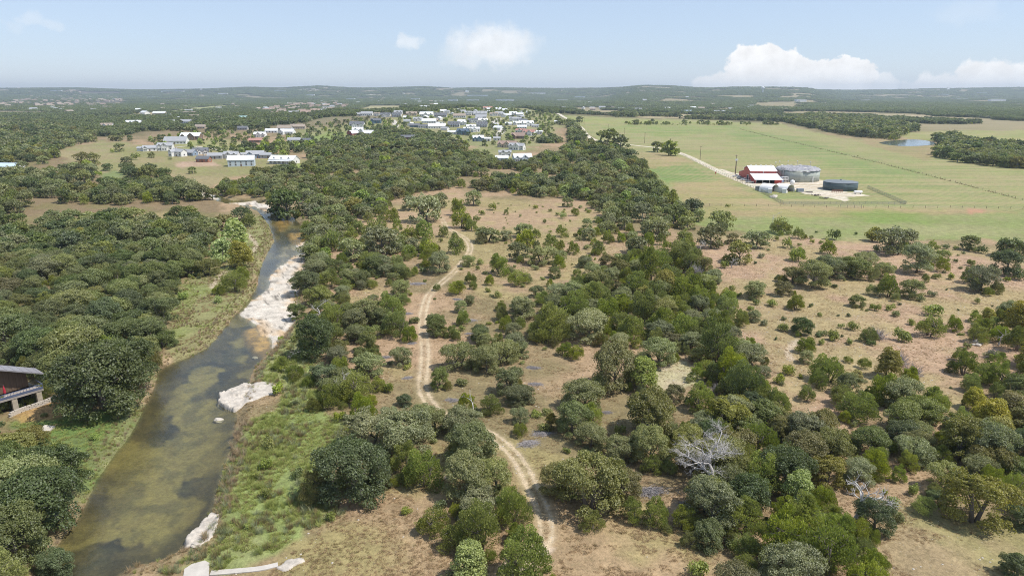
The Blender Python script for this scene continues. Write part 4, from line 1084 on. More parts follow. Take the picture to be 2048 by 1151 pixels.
# ------------------------------------------------------------------ trees: individuals and the rest
def companions():
    """understorey: smaller growth crowding the feet of the larger near trees, so that crowns run together"""
    rng = np.random.default_rng(31)
    for kd, tn, x, y, w in REC[:]:
        if kd == 'shrub' or w < 4.2 or math.hypot(x, y) > 330:
            continue
        for k in range(rng.integers(0, 4)):
            a = rng.uniform(0, 6.28); d = w * rng.uniform(.38, .62)
            if rng.random() < .45:
                REC.append(['shrub', ('juniper', 'grey', 'dark')[int(rng.integers(3))], x + d * math.cos(a), y + d * math.sin(a), rng.uniform(1.2, 2.6)])
            else:
                REC.append(['juniper', ('juniper', 'juniper', 'olive', 'grey')[int(rng.integers(4))], x + d * math.cos(a), y + d * math.sin(a), w * rng.uniform(.28, .55)])
companions()
ALL = np.array([(r[2], r[3], r[4]) for r in REC])
keep = np.ones(len(REC), bool)
for hx, hy, hr in HXY:
    d = np.hypot(ALL[:, 0] - hx, ALL[:, 1] - hy)
    keep &= d > hr + np.minimum(ALL[:, 2] * .25, 3)
    # nothing tall right in front of a house either
    keep &= ~((np.abs(ALL[:, 0] - hx * ALL[:, 1] / max(hy, 1)) < hr * .8) & (hy - ALL[:, 1] > 0) & (hy - ALL[:, 1] < (60 if hy > 800 else 38) + hr) & (hy > 400))
dt, _ = line_d(ALL[:, 0], ALL[:, 1], TRACK)
idx = np.arange(len(REC))
keep &= (dt > 1.9 + ALL[:, 2] * .36) | (idx < LIST_N)
dr, _ = line_d(ALL[:, 0], ALL[:, 1], ROAD)
keep &= (dr > 6 + ALL[:, 2] * .3)
keep &= ~in_any(ALL[:, 0], ALL[:, 1], KEEP_OUT) | (idx < LIST_N)
keep[:LIST_N] |= (ALL[:LIST_N, 1] < 330)
REC = [r for r, k in zip(REC, keep) if k]

# solo meshes for trees too small to show parts: leaves and a stem in one
SOLO = {}
def build_solo():
    for (kind, v, lod), me in list(CROWN.items()):
        if kind == 'shrub' or lod == 0:
            SOLO[kind, v, lod] = None
            continue
        n = len(me.vertices); co = np.empty(n * 3, np.float32); me.vertices.foreach_get('co', co); co = co.reshape(-1, 3)
        ti = np.empty(n, np.float32); me.attributes['tint'].data.foreach_get('value', ti)
        H = SPEC[kind][1]; r0 = {'oak': .34, 'juniper': .18, 'broad': .26}[kind]
        tv, tf = tube([(0, 0, -.2), (0.1, 0, H * .25), (0, .1, H * .6)], [r0, r0 * .8, r0 * .4], 5)
        V = np.concatenate([co, np.array(tv)]); Fq = np.concatenate([np.arange(n).reshape(-1, 4), np.array(tf) + n])
        m2 = mesh_np('tree', V, Fq, [me.materials[0]])
        a = m2.attributes.new('tint', 'FLOAT', 'POINT'); a.data.foreach_set('value', np.concatenate([ti, np.full(len(tv), -1, np.float32)]))
        SOLO[kind, v, lod] = m2
build_solo()

WHERE = [(p, s) for p, s in (
    ([(-80, 690), (70, 715), (180, 740), (310, 770), (190, 1000), (150, 1010), (60, 960), (-80, 940)], 'by the timber creek house'),
    ([(345, 600), (395, 535), (440, 500), (420, 470), (470, 420), (520, 430), (560, 480), (520, 580), (420, 700), (310, 750)], 'on the grassy western bank'),
    ([(-400, 440), (60, 455), (400, 430), (440, 470), (345, 600), (310, 780), (180, 1050), (60, 1300), (-400, 1300)], 'in the dense western grove'),
    ([(100, 285), (250, 280), (620, 296), (630, 340), (440, 372), (380, 382), (300, 366), (150, 350)], 'on the dry meadow'),
    ([(-400, 150), (230, 230), (250, 290), (100, 310), (200, 355), (400, 385), (445, 400), (460, 440), (-400, 480)], 'in the far western woods'),
    ([(490, 640), (640, 690), (650, 830), (700, 860), (640, 1010), (620, 1080), (400, 1180), (380, 1060)], 'on the lush green bank'),
    ([(500, 395), (640, 395), (700, 460), (690, 520), (660, 600), (700, 720), (590, 760), (560, 640), (590, 500)], 'by the limestone creek bed'),
    ([(640, 560), (850, 570), (850, 800), (640, 860)], 'between creek and track'),
    ([(600, 830), (860, 800), (1060, 950), (1100, 1200), (500, 1250)], 'below the track bend'),
    ([(690, 400), (1250, 395), (1250, 570), (960, 640), (870, 570), (690, 560)], 'in the tan clearing'),
    ([(860, 570), (1000, 600), (1110, 620), (1110, 760), (1180, 860), (1330, 1100), (1430, 1300), (1060, 1200), (1040, 900), (860, 790)], 'east of the track'),
    ([(1100, 500), (1420, 500), (1480, 640), (1560, 840), (1470, 860), (1340, 860), (1120, 760)], 'in the juniper brake'),
    ([(1290, 840), (1560, 830), (1800, 870), (1780, 1300), (1400, 1300), (1320, 1060)], 'near the bleached snags'),
    ([(1390, 420), (1700, 440), (2300, 450), (2300, 620), (1900, 660), (1880, 800), (1560, 830), (1470, 640)], 'on the stony pasture'),
    ([(1700, 780), (1900, 640), (2400, 600), (2400, 1400), (1780, 1300)], 'in the pasture-edge scrub'),
    ([(1160, 280), (1240, 300), (1340, 380), (1420, 470), (1250, 480), (1190, 400), (1130, 330)], 'along the hay field'),
    ([(1540, 225), (1830, 225), (1830, 285), (1600, 262)], 'behind the pond'), ([(1840, 255), (2400, 255), (2400, 350), (1860, 330)], 'in the pond copse'),
    ([(1120, 225), (1260, 280), (1360, 330), (1180, 290)], 'beside the gravel road'), ([(1160, 225), (1560, 225), (1560, 255), (1160, 255)], 'in the far hedgerow'),
    ([(600, 200), (1125, 200), (1130, 300), (1060, 330), (960, 310), (600, 300)], 'among the village houses'),
    ([(430, 280), (1200, 280), (1250, 420), (700, 470), (430, 410)], 'in the woods below village'))]
WHERE_W = [(np.array(p, float), s) for p, s in WHERE]
def where(u, v):
    for p, s in WHERE_W:
        if poly_sd(np.array([u]), np.array([v]), p)[0] < 0:
            return s
    return 'near the hay field'
KNAME = {'oak': ('live_oak_tree', 'live oak'), 'juniper': ('juniper_tree', 'juniper'), 'broad': ('broadleaf_tree', 'broadleaf tree'), 'shrub': ('shrub', 'shrub')}
TONEW = {'oak': 'mid-green', 'grey': 'grey-green', 'dark': 'dark green', 'olive': 'olive', 'juniper': 'yellow-green', 'bright': 'bright green', 'pale': 'pale silvery', 'yellow': 'yellowing'}
SIZEW = {'oak': (6.5, 10.5, 'small', 'rounded', 'broad'), 'juniper': (4, 7.5, 'small', 'bushy', 'large'), 'broad': (4.5, 8, 'small', 'leafy', 'tall'), 'shrub': (1.6, 3.2, 'tiny', 'low', 'spreading')}
def tag(o, label, cat, group=None):
    o['label'] = label; o['category'] = cat
    if group:
        o['group'] = group
    return o
TREE_ROOTS = []
def place_trees():
    arr = []
    for r in REC:
        x, y, w = r[2], r[3], r[4]
        u, v, dep = PX(x, y, 0.)
        vis = (-40 < u < 2090) and (150 < v < 1330)
        arr.append((w / dep * F, vis, float(u), float(v), dep))
    pick = set()
    for kind in KNAME:
        c = [(a[0], i) for i, a in enumerate(arr) if REC[i][0] == kind and a[1]]
        c.sort(reverse=True)
        pick |= {i for _, i in c[:296]}
    rest = []
    zz = Zt(np.array([r[2] for r in REC]), np.array([r[3] for r in REC]))
    rng = np.random.default_rng(5)
    NB = np.array([(r[2], r[3], r[4]) for r in REC])
    for i, r in enumerate(REC):
        kind, tone, x, y, w = r
        wpx, vis, u, v, dep = arr[i]
        Wd, Hd, nv = SPEC[kind][0], SPEC[kind][1], SPEC[kind][5]
        s = w / Wd
        hs = s * rng.uniform(.85, 1.18) * (1.0 if kind != 'shrub' else rng.uniform(.8, 1.3))
        if kind == 'oak' and s > 1.25:
            hs *= .9
        vr = int(rng.integers(nv)); rot = rng.uniform(0, 6.28)
        lod = 0 if dep < 250 else (1 if dep < 650 else 2)
        sx = s * rng.uniform(.80, 1.14); sy = s * s / sx * rng.uniform(.92, 1.06)
        if i not in pick:
            if not (-200 < u < 2250):
                continue
            rest.append((x, y, zz[i], kind, tone, vr, lod, s, hs, rot, sx, sy))
            continue
        nm, word = KNAME[kind]
        a, b, s0, s1, s2 = SIZEW[kind]
        size = s0 if w < a else (s1 if w < b else s2)
        wh = where(u, v)
        d2 = (NB[:, 0] - x) ** 2 + (NB[:, 1] - y) ** 2; d2[i] = 1e9
        j = int(np.argmin(d2)); dn = math.sqrt(d2[j])
        if dn > (w + NB[j, 2]) * .62:
            rel = 'standing alone'
        else:
            other = KNAME[REC[j][0]][1]; on = TONEW[REC[j][1]].split('-')[-1]
            rel = f'beside a {on} {other}' if kind != 'shrub' else f'by a {other}'
        label = f'{size} {TONEW[tone]} {word} {rel} {wh}'
        group = f'{size} {TONEW[tone]} {word}s, each {rel}, {wh}'
        me = CROWN[kind, vr, lod]
        if kind == 'shrub' or wpx < 20:
            o = link(nm, me if kind == 'shrub' else SOLO[kind, vr, lod] or me)
            o.material_slots[0].link = 'OBJECT'; o.material_slots[0].material = LEAF[tone]
        else:
            o = bpy.data.objects.new(nm, None); COL.objects.link(o)
            c = link('crown', me, o)
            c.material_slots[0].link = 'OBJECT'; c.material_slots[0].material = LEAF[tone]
            link('trunk', TRUNK[kind, vr], o)
        o.location = (x, y, zz[i] - .05); o.rotation_euler = (rng.normal(0, .05), rng.normal(0, .05), rot); o.scale = (sx, sy, hs)
        tag(o, label, 'shrub' if kind == 'shrub' else 'tree', group)
        TREE_ROOTS.append(o)
    return rest
REST = place_trees()

# ------------------------------------------------------------------ uncountable cover: one object each, instanced by geometry nodes
def src(name, me, mat=None):
    """source object for instancing, kept out of the scene"""
    if mat is not None:
        me = me.copy(); me.materials.clear(); me.materials.append(mat)
    return bpy.data.objects.new(name, me)
def instancer(name, P, var, rot, scl, sources, label, cat):
    n = len(P)
    me = bpy.data.meshes.new(name)
    me.vertices.add(n); me.vertices.foreach_set('co', np.asarray(P, np.float32).ravel())
    a = me.attributes.new('var', 'INT', 'POINT'); a.data.foreach_set('value', np.asarray(var, np.int32))
    a = me.attributes.new('rot', 'FLOAT_VECTOR', 'POINT'); a.data.foreach_set('vector', np.asarray(rot, np.float32).ravel())
    a = me.attributes.new('scl', 'FLOAT_VECTOR', 'POINT'); a.data.foreach_set('vector', np.asarray(scl, np.float32).ravel())
    o = link(name, me)
    ng = bpy.data.node_groups.new(name + '_scatter', 'GeometryNodeTree')
    ng.interface.new_socket('Geometry', in_out='INPUT', socket_type='NodeSocketGeometry')
    ng.interface.new_socket('Geometry', in_out='OUTPUT', socket_type='NodeSocketGeometry')
    gi, go = ng.nodes.new('NodeGroupInput'), ng.nodes.new('NodeGroupOutput')
    def attr(nm, dt):
        q = ng.nodes.new('GeometryNodeInputNamedAttribute'); q.data_type = dt; q.inputs['Name'].default_value = nm
        return q.outputs['Attribute']
    va, ra, sa = attr('var', 'INT'), attr('rot', 'FLOAT_VECTOR'), attr('scl', 'FLOAT_VECTOR')
    join = ng.nodes.new('GeometryNodeJoinGeometry')
    for k, s in enumerate(sources):
        if not np.any(np.asarray(var) == k):
            continue
        cmp_ = ng.nodes.new('FunctionNodeCompare'); cmp_.data_type = 'INT'; cmp_.operation = 'EQUAL'
        ng.links.new(va, cmp_.inputs[2]); cmp_.inputs[3].default_value = k
        ip = ng.nodes.new('GeometryNodeInstanceOnPoints')
        oi = ng.nodes.new('GeometryNodeObjectInfo'); oi.inputs['Object'].default_value = s; oi.inputs['As Instance'].default_value = True
        ng.links.new(gi.outputs[0], ip.inputs['Points']); ng.links.new(cmp_.outputs[0], ip.inputs['Selection'])
        ng.links.new(oi.outputs['Geometry'], ip.inputs['Instance'])
        ng.links.new(ra, ip.inputs['Rotation']); ng.links.new(sa, ip.inputs['Scale'])
        ng.links.new(ip.outputs[0], join.inputs[0])
    ng.links.new(join.outputs[0], go.inputs[0])
    md = o.modifiers.new('scatter', 'NODES'); md.node_group = ng
    o['kind'] = 'stuff'
    tag(o, label, cat)
    return o

def rest_trees():
    keys, sources = {}, []
    P, var, rot, scl = [], [], [], []
    for x, y, z, kind, tone, vr, lod, s, hs, r, sx, sy in REST:
        if kind == 'oak':
            vr = vr % (5 if lod == 0 else 4)
        k = (kind, tone, vr, lod)
        if k not in keys:
            keys[k] = len(sources)
            me = SOLO[kind, vr, lod] or CROWN[kind, vr, lod]
            sources.append(src('tree_source', me, LEAF[tone]))
        P.append((x, y, z - .05)); var.append(keys[k]); rot.append((0, 0, r)); scl.append((sx, sy, hs))
    instancer('woodland', P, var, rot, scl, sources, 'unbroken cover of live oak and juniper crowns behind the nearer trees', 'woodland')
rest_trees()

def far_woods():
    rng = np.random.default_rng(77)
    clear = [z[0] for z in ZONES[:-2]]; estates = [z[0] for z in ZONES[-2:]]
    # big open shapes where no wood grows
    filled = [GP(p) for p in ([(-260, 243), (80, 244), (150, 262), (230, 274), (300, 262), (420, 262), (520, 258), (600, 255), (640, 300), (1060, 300), (1130, 300), (1300, 400), (-400, 500)],
                              [(1100, 226), (1560, 242), (1640, 232), (1770, 240), (1840, 262), (2500, 262), (2500, 520), (1200, 520)])]
    def ring(r0, r1, sp, holes):
        n = int(math.radians(84) / 2 * (r1 * r1 - r0 * r0) / sp ** 2)
        r = np.sqrt(rng.uniform(r0 * r0, r1 * r1, n)); a = np.radians(rng.uniform(-42, 42, n))
        x, y = r * np.sin(a), r * np.cos(a)
        ok = np.ones(n, bool)
        for h in holes:
            lo, hi = h.min(0) - 5, h.max(0) + 5
            m = (x > lo[0]) & (x < hi[0]) & (y > lo[1]) & (y < hi[1])
            q = np.nonzero(m)[0]
            ok[q] &= poly_sd(x[q], y[q], h) > (fbm(x[q] / 40., y[q] / 40., 5, 2) - .5) * 30
        for hx, hy, hr in HXY:
            ok &= (np.hypot(x - hx, y - hy) > hr + 5)
            if hy > 600:
                ok &= ~((np.abs(x - hx * y / hy) < hr * .8) & (y < hy) & (y > hy - 70))
        ok &= fbm(x / 260., y / 260., 19, 3) < .60
        return x[ok], y[ok]
    srcs = [src('far_source', SOLO['oak', v, 2], LEAF['far']) for v in range(4)] + [src('far_source', SOLO['oak', 1, 2], LEAF['grey']), src('far_source', SOLO['juniper', 1, 2], LEAF['juniper'])]
    for q in range(3):                                   # clumps of many crowns for the far distance
        lob = []
        for i in range(16):
            a, d = rng.uniform(0, 6.28), 12 * math.sqrt(rng.uniform(0, 1)); r = rng.uniform(3, 5)
            lob.append((d * math.cos(a), d * math.sin(a), rng.uniform(2.6, 4.6), r, r, rng.uniform(2.4, 3.4)))
        V, t = leaf_cards(rng, lob, 520, 1.7, jit=.5, low=-.1, inner=.1, twig=0, aspect=.8)
        srcs.append(src('far_source', cards_mesh('clump', V, t, LEAF['far'])))
    x1, y1 = ring(640, 2700, 8.6, clear + filled)
    x2, y2 = ring(2650, 6600, 18., clear)
    q_ = ~in_any(x2, y2, estates) | (rng.random(len(x2)) < .2)
    x2, y2 = x2[q_], y2[q_]
    x3, y3 = ring(6500, 11800, 44., clear)
    X = np.concatenate([x1, x2, x3]); Y = np.concatenate([y1, y2, y3]); n = len(X)
    var = np.concatenate([rng.choice(6, len(x1), p=[.24, .22, .2, .14, .1, .1]), 6 + rng.integers(0, 3, len(x2)), 6 + rng.integers(0, 3, len(x3))])
    s = np.concatenate([rng.uniform(.85, 1.5, len(x1)), rng.uniform(.8, 1.3, len(x2)), rng.uniform(2., 3., len(x3))])
    hz = np.concatenate([rng.uniform(.8, 1.25, len(x1)), rng.uniform(.8, 1.3, len(x2)), rng.uniform(1.1, 1.8, len(x3))])
    P = np.stack([X, Y, Zt(X, Y) - .2], 1)
    instancer('distant_woodland', P, var, np.stack([np.zeros(n), np.zeros(n), rng.uniform(0, 6.28, n)], 1), np.stack([s, s, hz], 1), srcs,
              'wooded country stretching to the hills on the horizon', 'woodland')
far_woods()
# ------------------------------------------------------------------ houses
WALLC = {'white': (.74, .73, .70), 'grey': (.40, .40, .39), 'brown': (.20, .14, .10), 'blue': (.26, .33, .42), 'sky': (.50, .56, .60), 'navy': (.10, .17, .22), 'brick': (.33, .16, .10), 'tan': (.50, .42, .32), 'barnred': (.25, .06, .055)}
ROOFC = {'metal': (.72, .73, .74), 'slate': (.36, .365, .38), 'charcoal': (.15, .155, .17), 'tan': (.34, .28, .23), 'redroof': (.40, .22, .18), 'brownroof': (.32, .235, .19), 'navy': (.11, .15, .20), 'sky': (.55, .66, .76), 'teal': (.35, .52, .50)}
WALLW = {'white': 'white', 'grey': 'grey', 'brown': 'dark brown', 'blue': 'blue-grey', 'sky': 'pale blue', 'navy': 'dark blue', 'brick': 'red brick', 'tan': 'tan', 'barnred': 'barn-red'}
ROOFW = {'metal': 'pale metal', 'slate': 'grey', 'charcoal': 'charcoal', 'tan': 'tan', 'redroof': 'red', 'brownroof': 'brown', 'navy': 'dark blue', 'sky': 'light blue', 'teal': 'teal'}
FORMW = {'bar': 'long gabled', 'T': 'cross-gabled', 'L': 'L-shaped', 'dormer': 'dormered', 'gambrel': 'gambrel-roofed'}
def wmat(k):
    return plain('wall_' + k, WALLC[k], .75, .12, .6)
def rmat(k):
    return plain('roof_' + k, ROOFC[k], .45 if k in ('metal', 'sky') else .8, .14, .5, streak=(1, .2, 1))
GLASS = plain('window_glass', (.035, .045, .055), .12, .3, .5, spec=.6)
TRIM = plain('trim_white', (.78, .77, .74), .6, .08, 1.)
DOORM = plain('door_paint', (.16, .10, .07), .6, .2, 1.)
STONE = plain('stone_pale', (.52, .47, .40), .9, .3, 1.2)
def gable(wall, roof, x0, x1, y0, y1, h, rise, axis, ov=.5, z0=0., th=.22):
    """one gabled block: walls into wall, two roof slabs into roof"""
    if axis == 'x':
        c = (y0 + y1) / 2; hw = (y1 - y0) / 2
        wall.prism([(y0, z0 - .4), (y1, z0 - .4), (y1, z0 + h), (c, z0 + h + rise), (y0, z0 + h)], 'x', x0, x1)
        k = rise / hw
        for s in (-1, 1):
            e = c + s * (hw + ov)
            roof.prism([(c, z0 + h + rise + .03), (e, z0 + h - k * ov + .03), (e, z0 + h - k * ov + .03 + th), (c, z0 + h + rise + .03 + th)], 'x', x0 - ov, x1 + ov)
    else:
        c = (x0 + x1) / 2; hw = (x1 - x0) / 2
        wall.prism([(x0, z0 - .4), (x1, z0 - .4), (x1, z0 + h), (c, z0 + h + rise), (x0, z0 + h)], 'y', y0, y1)
        k = rise / hw
        for s in (-1, 1):
            e = c + s * (hw + ov)
            roof.prism([(c, z0 + h + rise + .03), (e, z0 + h - k * ov + .03), (e, z0 + h - k * ov + .03 + th), (c, z0 + h + rise + .03 + th)], 'y', y0 - ov, y1 + ov)
WIN = MB().box(-.5, -.06, 0, .5, .06, 1).mesh('window', GLASS)
FRM = MB().box(-.58, -.04, -.08, .58, .04, 0).box(-.58, -.04, 1, .58, .04, 1.08).box(-.58, -.04, 0, -.5, .04, 1).box(.5, -.04, 0, .58, .04, 1).box(-.03, -.07, 0, .03, .07, 1).mesh('frame', TRIM)
def window(root, x, y, z, w, h, turn=0., frame=True):
    o = link('window', WIN, root); o.location = (x, y, z); o.scale = (w, 1, h); o.rotation_euler = (0, 0, turn)
    if frame:
        link('frame', FRM, o)
    return o
def house(u, v, wpx, wc, rc, form, turn, place, n_=[0]):
    x, y, t = G(u, v)
    Wd = max(9., min(wpx * t * (1.3 if 'street' in place and v > 285 else 1.), 42.))
    rng = np.random.default_rng(n_[0] + 900); n_[0] += 1
    nm = {'gambrel': 'barn'}.get(form, 'house')
    root = bpy.data.objects.new(nm, None); COL.objects.link(root)
    D = Wd * rng.uniform(.46, .6) if form != 'bar' else min(Wd * .5, 12.)
    h = 3.2 if form == 'bar' and Wd < 18 else rng.uniform(3.4, 5.6)
    rise = D * .5 * rng.uniform(.55, .8)
    wall, roof = MB(), MB()
    X0, X1 = -Wd / 2, Wd / 2
    big = wpx > 11
    fronts = []
    if form == 'gambrel':
        hw = D / 2
        prof = [(-hw, -.4), (hw, -.4), (hw, h), (hw * .62, h + rise * .75), (0, h + rise * 1.15), (-hw * .62, h + rise * .75), (-hw, h)]
        wall.prism(prof, 'y', 0, Wd * .9)
        pr = [(hw + .4, h - .4), (hw * .64, h + rise * .77), (0, h + rise * 1.18), (-hw * .64, h + rise * .77), (-hw - .4, h - .4)]
        for a, b in zip(pr[:-1], pr[1:]):
            roof.prism([a, b, (b[0], b[1] + .22), (a[0], a[1] + .22)], 'y', -.5, Wd * .9 + .5)
        window(root, 0, -.06, .1, 3., 3., frame=False).name = 'door'
        window(root, 0, -.06, h + .4, 1.4, 1.4)
    else:
        gable(wall, roof, X0, X1, 0, D, h, rise, 'x')
        nwin = max(2, int(Wd / 3.6))
        if form in ('T', 'L'):
            gw = Wd * rng.uniform(.30, .40); gx = X0 + gw / 2 + (.6 if form == 'L' else (Wd - gw) * rng.uniform(.25, .7))
            pj = D * (.55 if form == 'L' else .22)
            gable(wall, roof, gx - gw / 2, gx + gw / 2, -pj, D * .5, h + .02, gw * .5 * .85, 'y', .4)
            fronts.append((gx, -pj, gw))
            if form == 'T':
                g2 = gw * .7; x2 = X0 + Wd - g2 / 2 - .8 if gx < 0 else X0 + g2 / 2 + .8
                gable(wall, roof, x2 - g2 / 2, x2 + g2 / 2, -pj * .6, D * .4, h - .25, g2 * .5 * .85, 'y', .4)
                fronts.append((x2, -pj * .6, g2))
        if form == 'dormer':
            for k in (-.3, 0, .3):
                gable(wall, roof, Wd * k - .9, Wd * k + .9, D * .10, D * .42, .01, .9, 'y', .3, z0=h + rise * .38, th=.14)
                if big:
                    window(root, Wd * k, D * .10 - .04, h + rise * .42, .8, .9)
            po = MB()
            po.prism([(-2.6, 2.5), (.05, 3.0), (.05, 3.2), (-2.6, 2.7)], 'x', X0, X1)
            po.obj('porch_roof', rmat(rc), root)
            for k in range(6):
                MB().box(X0 + .3 + k * (Wd - .8) / 5, -2.5, -.3, X0 + .5 + k * (Wd - .8) / 5, -2.3, 2.5).obj('porch_post', TRIM, root)
        if big:
            for k in range(nwin):
                wx = X0 + (k + .5) * Wd / nwin
                if any(abs(wx - f[0]) < f[2] * .55 for f in fronts):
                    continue
                if k == nwin // 2:
                    d_ = link('door', WIN, root); d_.location = (wx, -.02, 0); d_.scale = (1.1, 1, 2.2)
                    d_.material_slots[0].link = 'OBJECT'; d_.material_slots[0].material = DOORM
                else:
                    window(root, wx, -.05, 1.0, 1.3, 1.5)
                if h > 4.6:
                    window(root, wx, -.05, 3.1, 1.1, 1.2)
            for fx, fy, fw in fronts:
                window(root, fx - fw * .2, fy - .05, 1.0, 1.2, 1.5); window(root, fx + fw * .2, fy - .05, 1.0, 1.2, 1.5)
                window(root, fx, fy - .05, h + .1, .9, 1.0)
            window(root, X1 + .05, D * .5, 1.1, 1.4, 1.4, math.pi / 2); window(root, X0 - .05, D * .5, 1.1, 1.4, 1.4, math.pi / 2)
    wall.obj('wall', wmat(wc), root)
    ro = roof.obj('roof', rmat(rc), root)
    if rng.random() < .5 and big:
        cx = Wd * rng.uniform(-.3, .3)
        MB().box(cx - .5, D * .6 - .4, h, cx + .5, D * .6 + .4, h + rise + 1.2).obj('chimney', STONE, ro)
    root.location = (x, y, z1(x, y)); root.rotation_euler = (0, 0, math.radians(turn))
    size = 'small ' if Wd < 14 else ('large ' if Wd > 24 else '')
    st = '' if form == 'gambrel' else ('two-storey ' if h > 4.6 else '')
    tag(root, f'{size}{WALLW[wc]} {st}{FORMW[form]} {nm} with {ROOFW[rc]} roof {place}', nm, f'{size}{WALLW[wc]} {st}{FORMW[form]} {nm}s with {ROOFW[rc]} roofs {place}')
for h in HOUSES:
    house(*h)

# far estates, sheds and works: too small in the photograph to show parts
def far_block(w, d, h, rise, wm, rm):
    b = MB()
    wall, roof = MB(), MB()
    gable(wall, roof, -w / 2, w / 2, 0, d, h, rise, 'x', .6, th=.3)
    b.add(wall.V, wall.F, 0); b.add(roof.V, roof.F, 1)
    return b.mesh('far_house', [wm, rm])
FAR_M = [far_block(17, 13, 4.5, 3.6, wmat('tan'), rmat('tan')), far_block(15, 12, 4.5, 3.6, wmat('tan'), rmat('brownroof')), far_block(18, 12, 4.5, 3.4, wmat('white'), rmat('slate')), far_block(16, 12, 4.2, 3.4, wmat('white'), rmat('metal'))]
ESTATE_REST = []
def far_rows(px, n, kinds, label, group, seed, keep=999, sz=(.9, 1.35)):
    rng = np.random.default_rng(seed)
    P = GP(px); lo, hi = P.min(0), P.max(0); got = []
    tries = 0
    while len(got) < n and tries < 9000:
        tries += 1
        x, y = rng.uniform(lo[0], hi[0]), rng.uniform(lo[1], hi[1])
        if poly_sd(np.array([x]), np.array([y]), P)[0] > 0 or any(abs(x - a) < 24 and abs(y - b) < 26 for a, b in got) or any(math.hypot(x - a, y - b) < c + 9 for a, b, c in HXY):
            continue
        got.append((x, y))
        s = rng.uniform(*sz)
        if len(got) > keep:
            ESTATE_REST.append((x, y, z1(x, y), int(rng.choice(kinds)), s, float(rng.choice([-.5, -.2, .1, .3, 1.3]))))
            continue
        o = link('house', FAR_M[int(rng.choice(kinds))])
        o.location = (x, y, z1(x, y)); o.rotation_euler = (0, 0, rng.choice([-.5, -.2, .1, .3, 1.3]))
        o.scale = (s, s, s)
        tag(o, label, 'house', group)
far_rows([(0, 206), (60, 199), (150, 197), (250, 200), (240, 212), (120, 215), (0, 216)], 190, [0, 0, 1], 'tan house with brown roof packed into the estate below the western skyline', 'houses of the brown-roofed estate', 501, 36, (1.1, 1.6))
far_rows([(515, 224), (560, 212), (640, 207), (700, 212), (650, 231), (540, 236)], 70, [0, 1, 1, 2], 'pale house with tan or grey roof in the estate behind the tan field', 'houses of the estate behind the tan field', 502, 26, (1., 1.4))
far_rows([(735, 203), (815, 196), (820, 202), (740, 206)], 10, [2, 0], 'pale house in the row of houses beyond the village woods', 'row of houses beyond the village', 503)
far_rows([(1000, 204), (1500, 205), (1560, 216), (1100, 214)], 12, [2, 3, 0], 'lone pale house roof among trees below the quarried hill', 'houses scattered below the quarried hill', 504)
far_rows([(1540, 196), (2048, 196), (2048, 206), (1560, 212)], 10, [3, 2, 0], 'lone pale house roof among trees on the rising wooded ground', 'houses scattered on the rising wooded ground', 505)
far_rows([(300, 204), (500, 198), (520, 212), (330, 216)], 10, [3, 2, 0], 'lone pale house roof in woods beyond the meadow houses', 'houses scattered beyond the meadow', 506)
far_rows([(300, 197), (900, 196), (1000, 203), (330, 205)], 14, [3, 2, 0], 'lone pale roof in the far woods below the western ridges', 'roofs scattered below the western ridges', 507)
far_rows([(0, 217), (240, 214), (420, 222), (300, 236), (60, 236)], 8, [0, 2, 3], 'lone house roof deep in the far western woods', 'houses deep in the far western woods', 508)
far_rows([(1100, 216), (1540, 218), (1560, 228), (1240, 226)], 12, [3, 2, 0], 'lone pale house in the woods behind the far hedgerow', 'houses in the woods behind the far hedgerow', 509)
far_rows([(760, 238), (860, 226), (1000, 218), (1100, 232), (1100, 244), (1000, 262), (860, 262), (780, 256)], 34, [2, 3, 3, 2], 'small white house with pale or grey roof closely set in the village', 'small white village houses', 510, 999, (.55, .85))
far_rows([(0, 192), (600, 191), (1000, 192), (1000, 198), (600, 197), (0, 199)], 70, [2, 3, 0, 0], '', '', 511, 0, (1.2, 2.))
far_rows([(1000, 192), (2048, 191), (2048, 197), (1000, 198)], 60, [2, 3, 0], '', '', 512, 0, (1.2, 2.))
far_rows([(100, 216), (500, 214), (620, 206), (900, 204), (900, 212), (600, 218), (520, 226), (300, 240), (100, 236)], 40, [2, 3, 0, 0], '', '', 513, 0)
_e = np.array([q[:3] for q in ESTATE_REST]); _s = np.array([[q[4]] * 3 for q in ESTATE_REST])
instancer('distant_estate', _e, [q[3] for q in ESTATE_REST], [(0, 0, q[5]) for q in ESTATE_REST], _s, [src('estate_source', m) for m in FAR_M],
          'close-set brown and grey roofs of the estates near the skyline', 'houses')
WSH = MB().box(-1, 0, -1, 1, .8, 1).box(-1.02, -.02, 1, 1.02, .82, 1.08).mesh('warehouse', plain('shed_white', (.80, .80, .80), .5, .06, .1))
for k, (u, yd, w, hh) in enumerate([(112, 7600, 110, 9), (345, 7700, 240, 9), (445, 7000, 90, 8), (300, 6300, 60, 7), (620, 6700, 70, 8), (955, 6600, 190, 10), (1010, 4600, 120, 9), (945, 4700, 80, 8), (905, 4400, 60, 8), (1075, 7200, 160, 9), (1125, 4700, 70, 7), (1160, 6400, 90, 8),
                                   (1605, 3900, 55, 6), (1735, 5200, 60, 6), (1930, 5600, 70, 7), (2000, 4700, 100, 8), (1890, 6800, 90, 8), (1965, 7200, 80, 7), (700, 5200, 60, 7), (230, 5400, 60, 7), (830, 5200, 60, 7), (560, 7600, 120, 8)]):
    x = (u - 1024) / F * yd * CP
    o = link('warehouse', WSH); o.location = (x, yd, z1(x, yd) + hh * .5 + 3); o.scale = (w / 2, 40, hh); 
    tag(o, 'low white warehouse roof showing above the distant woods', 'warehouse', 'white warehouses in the distance')
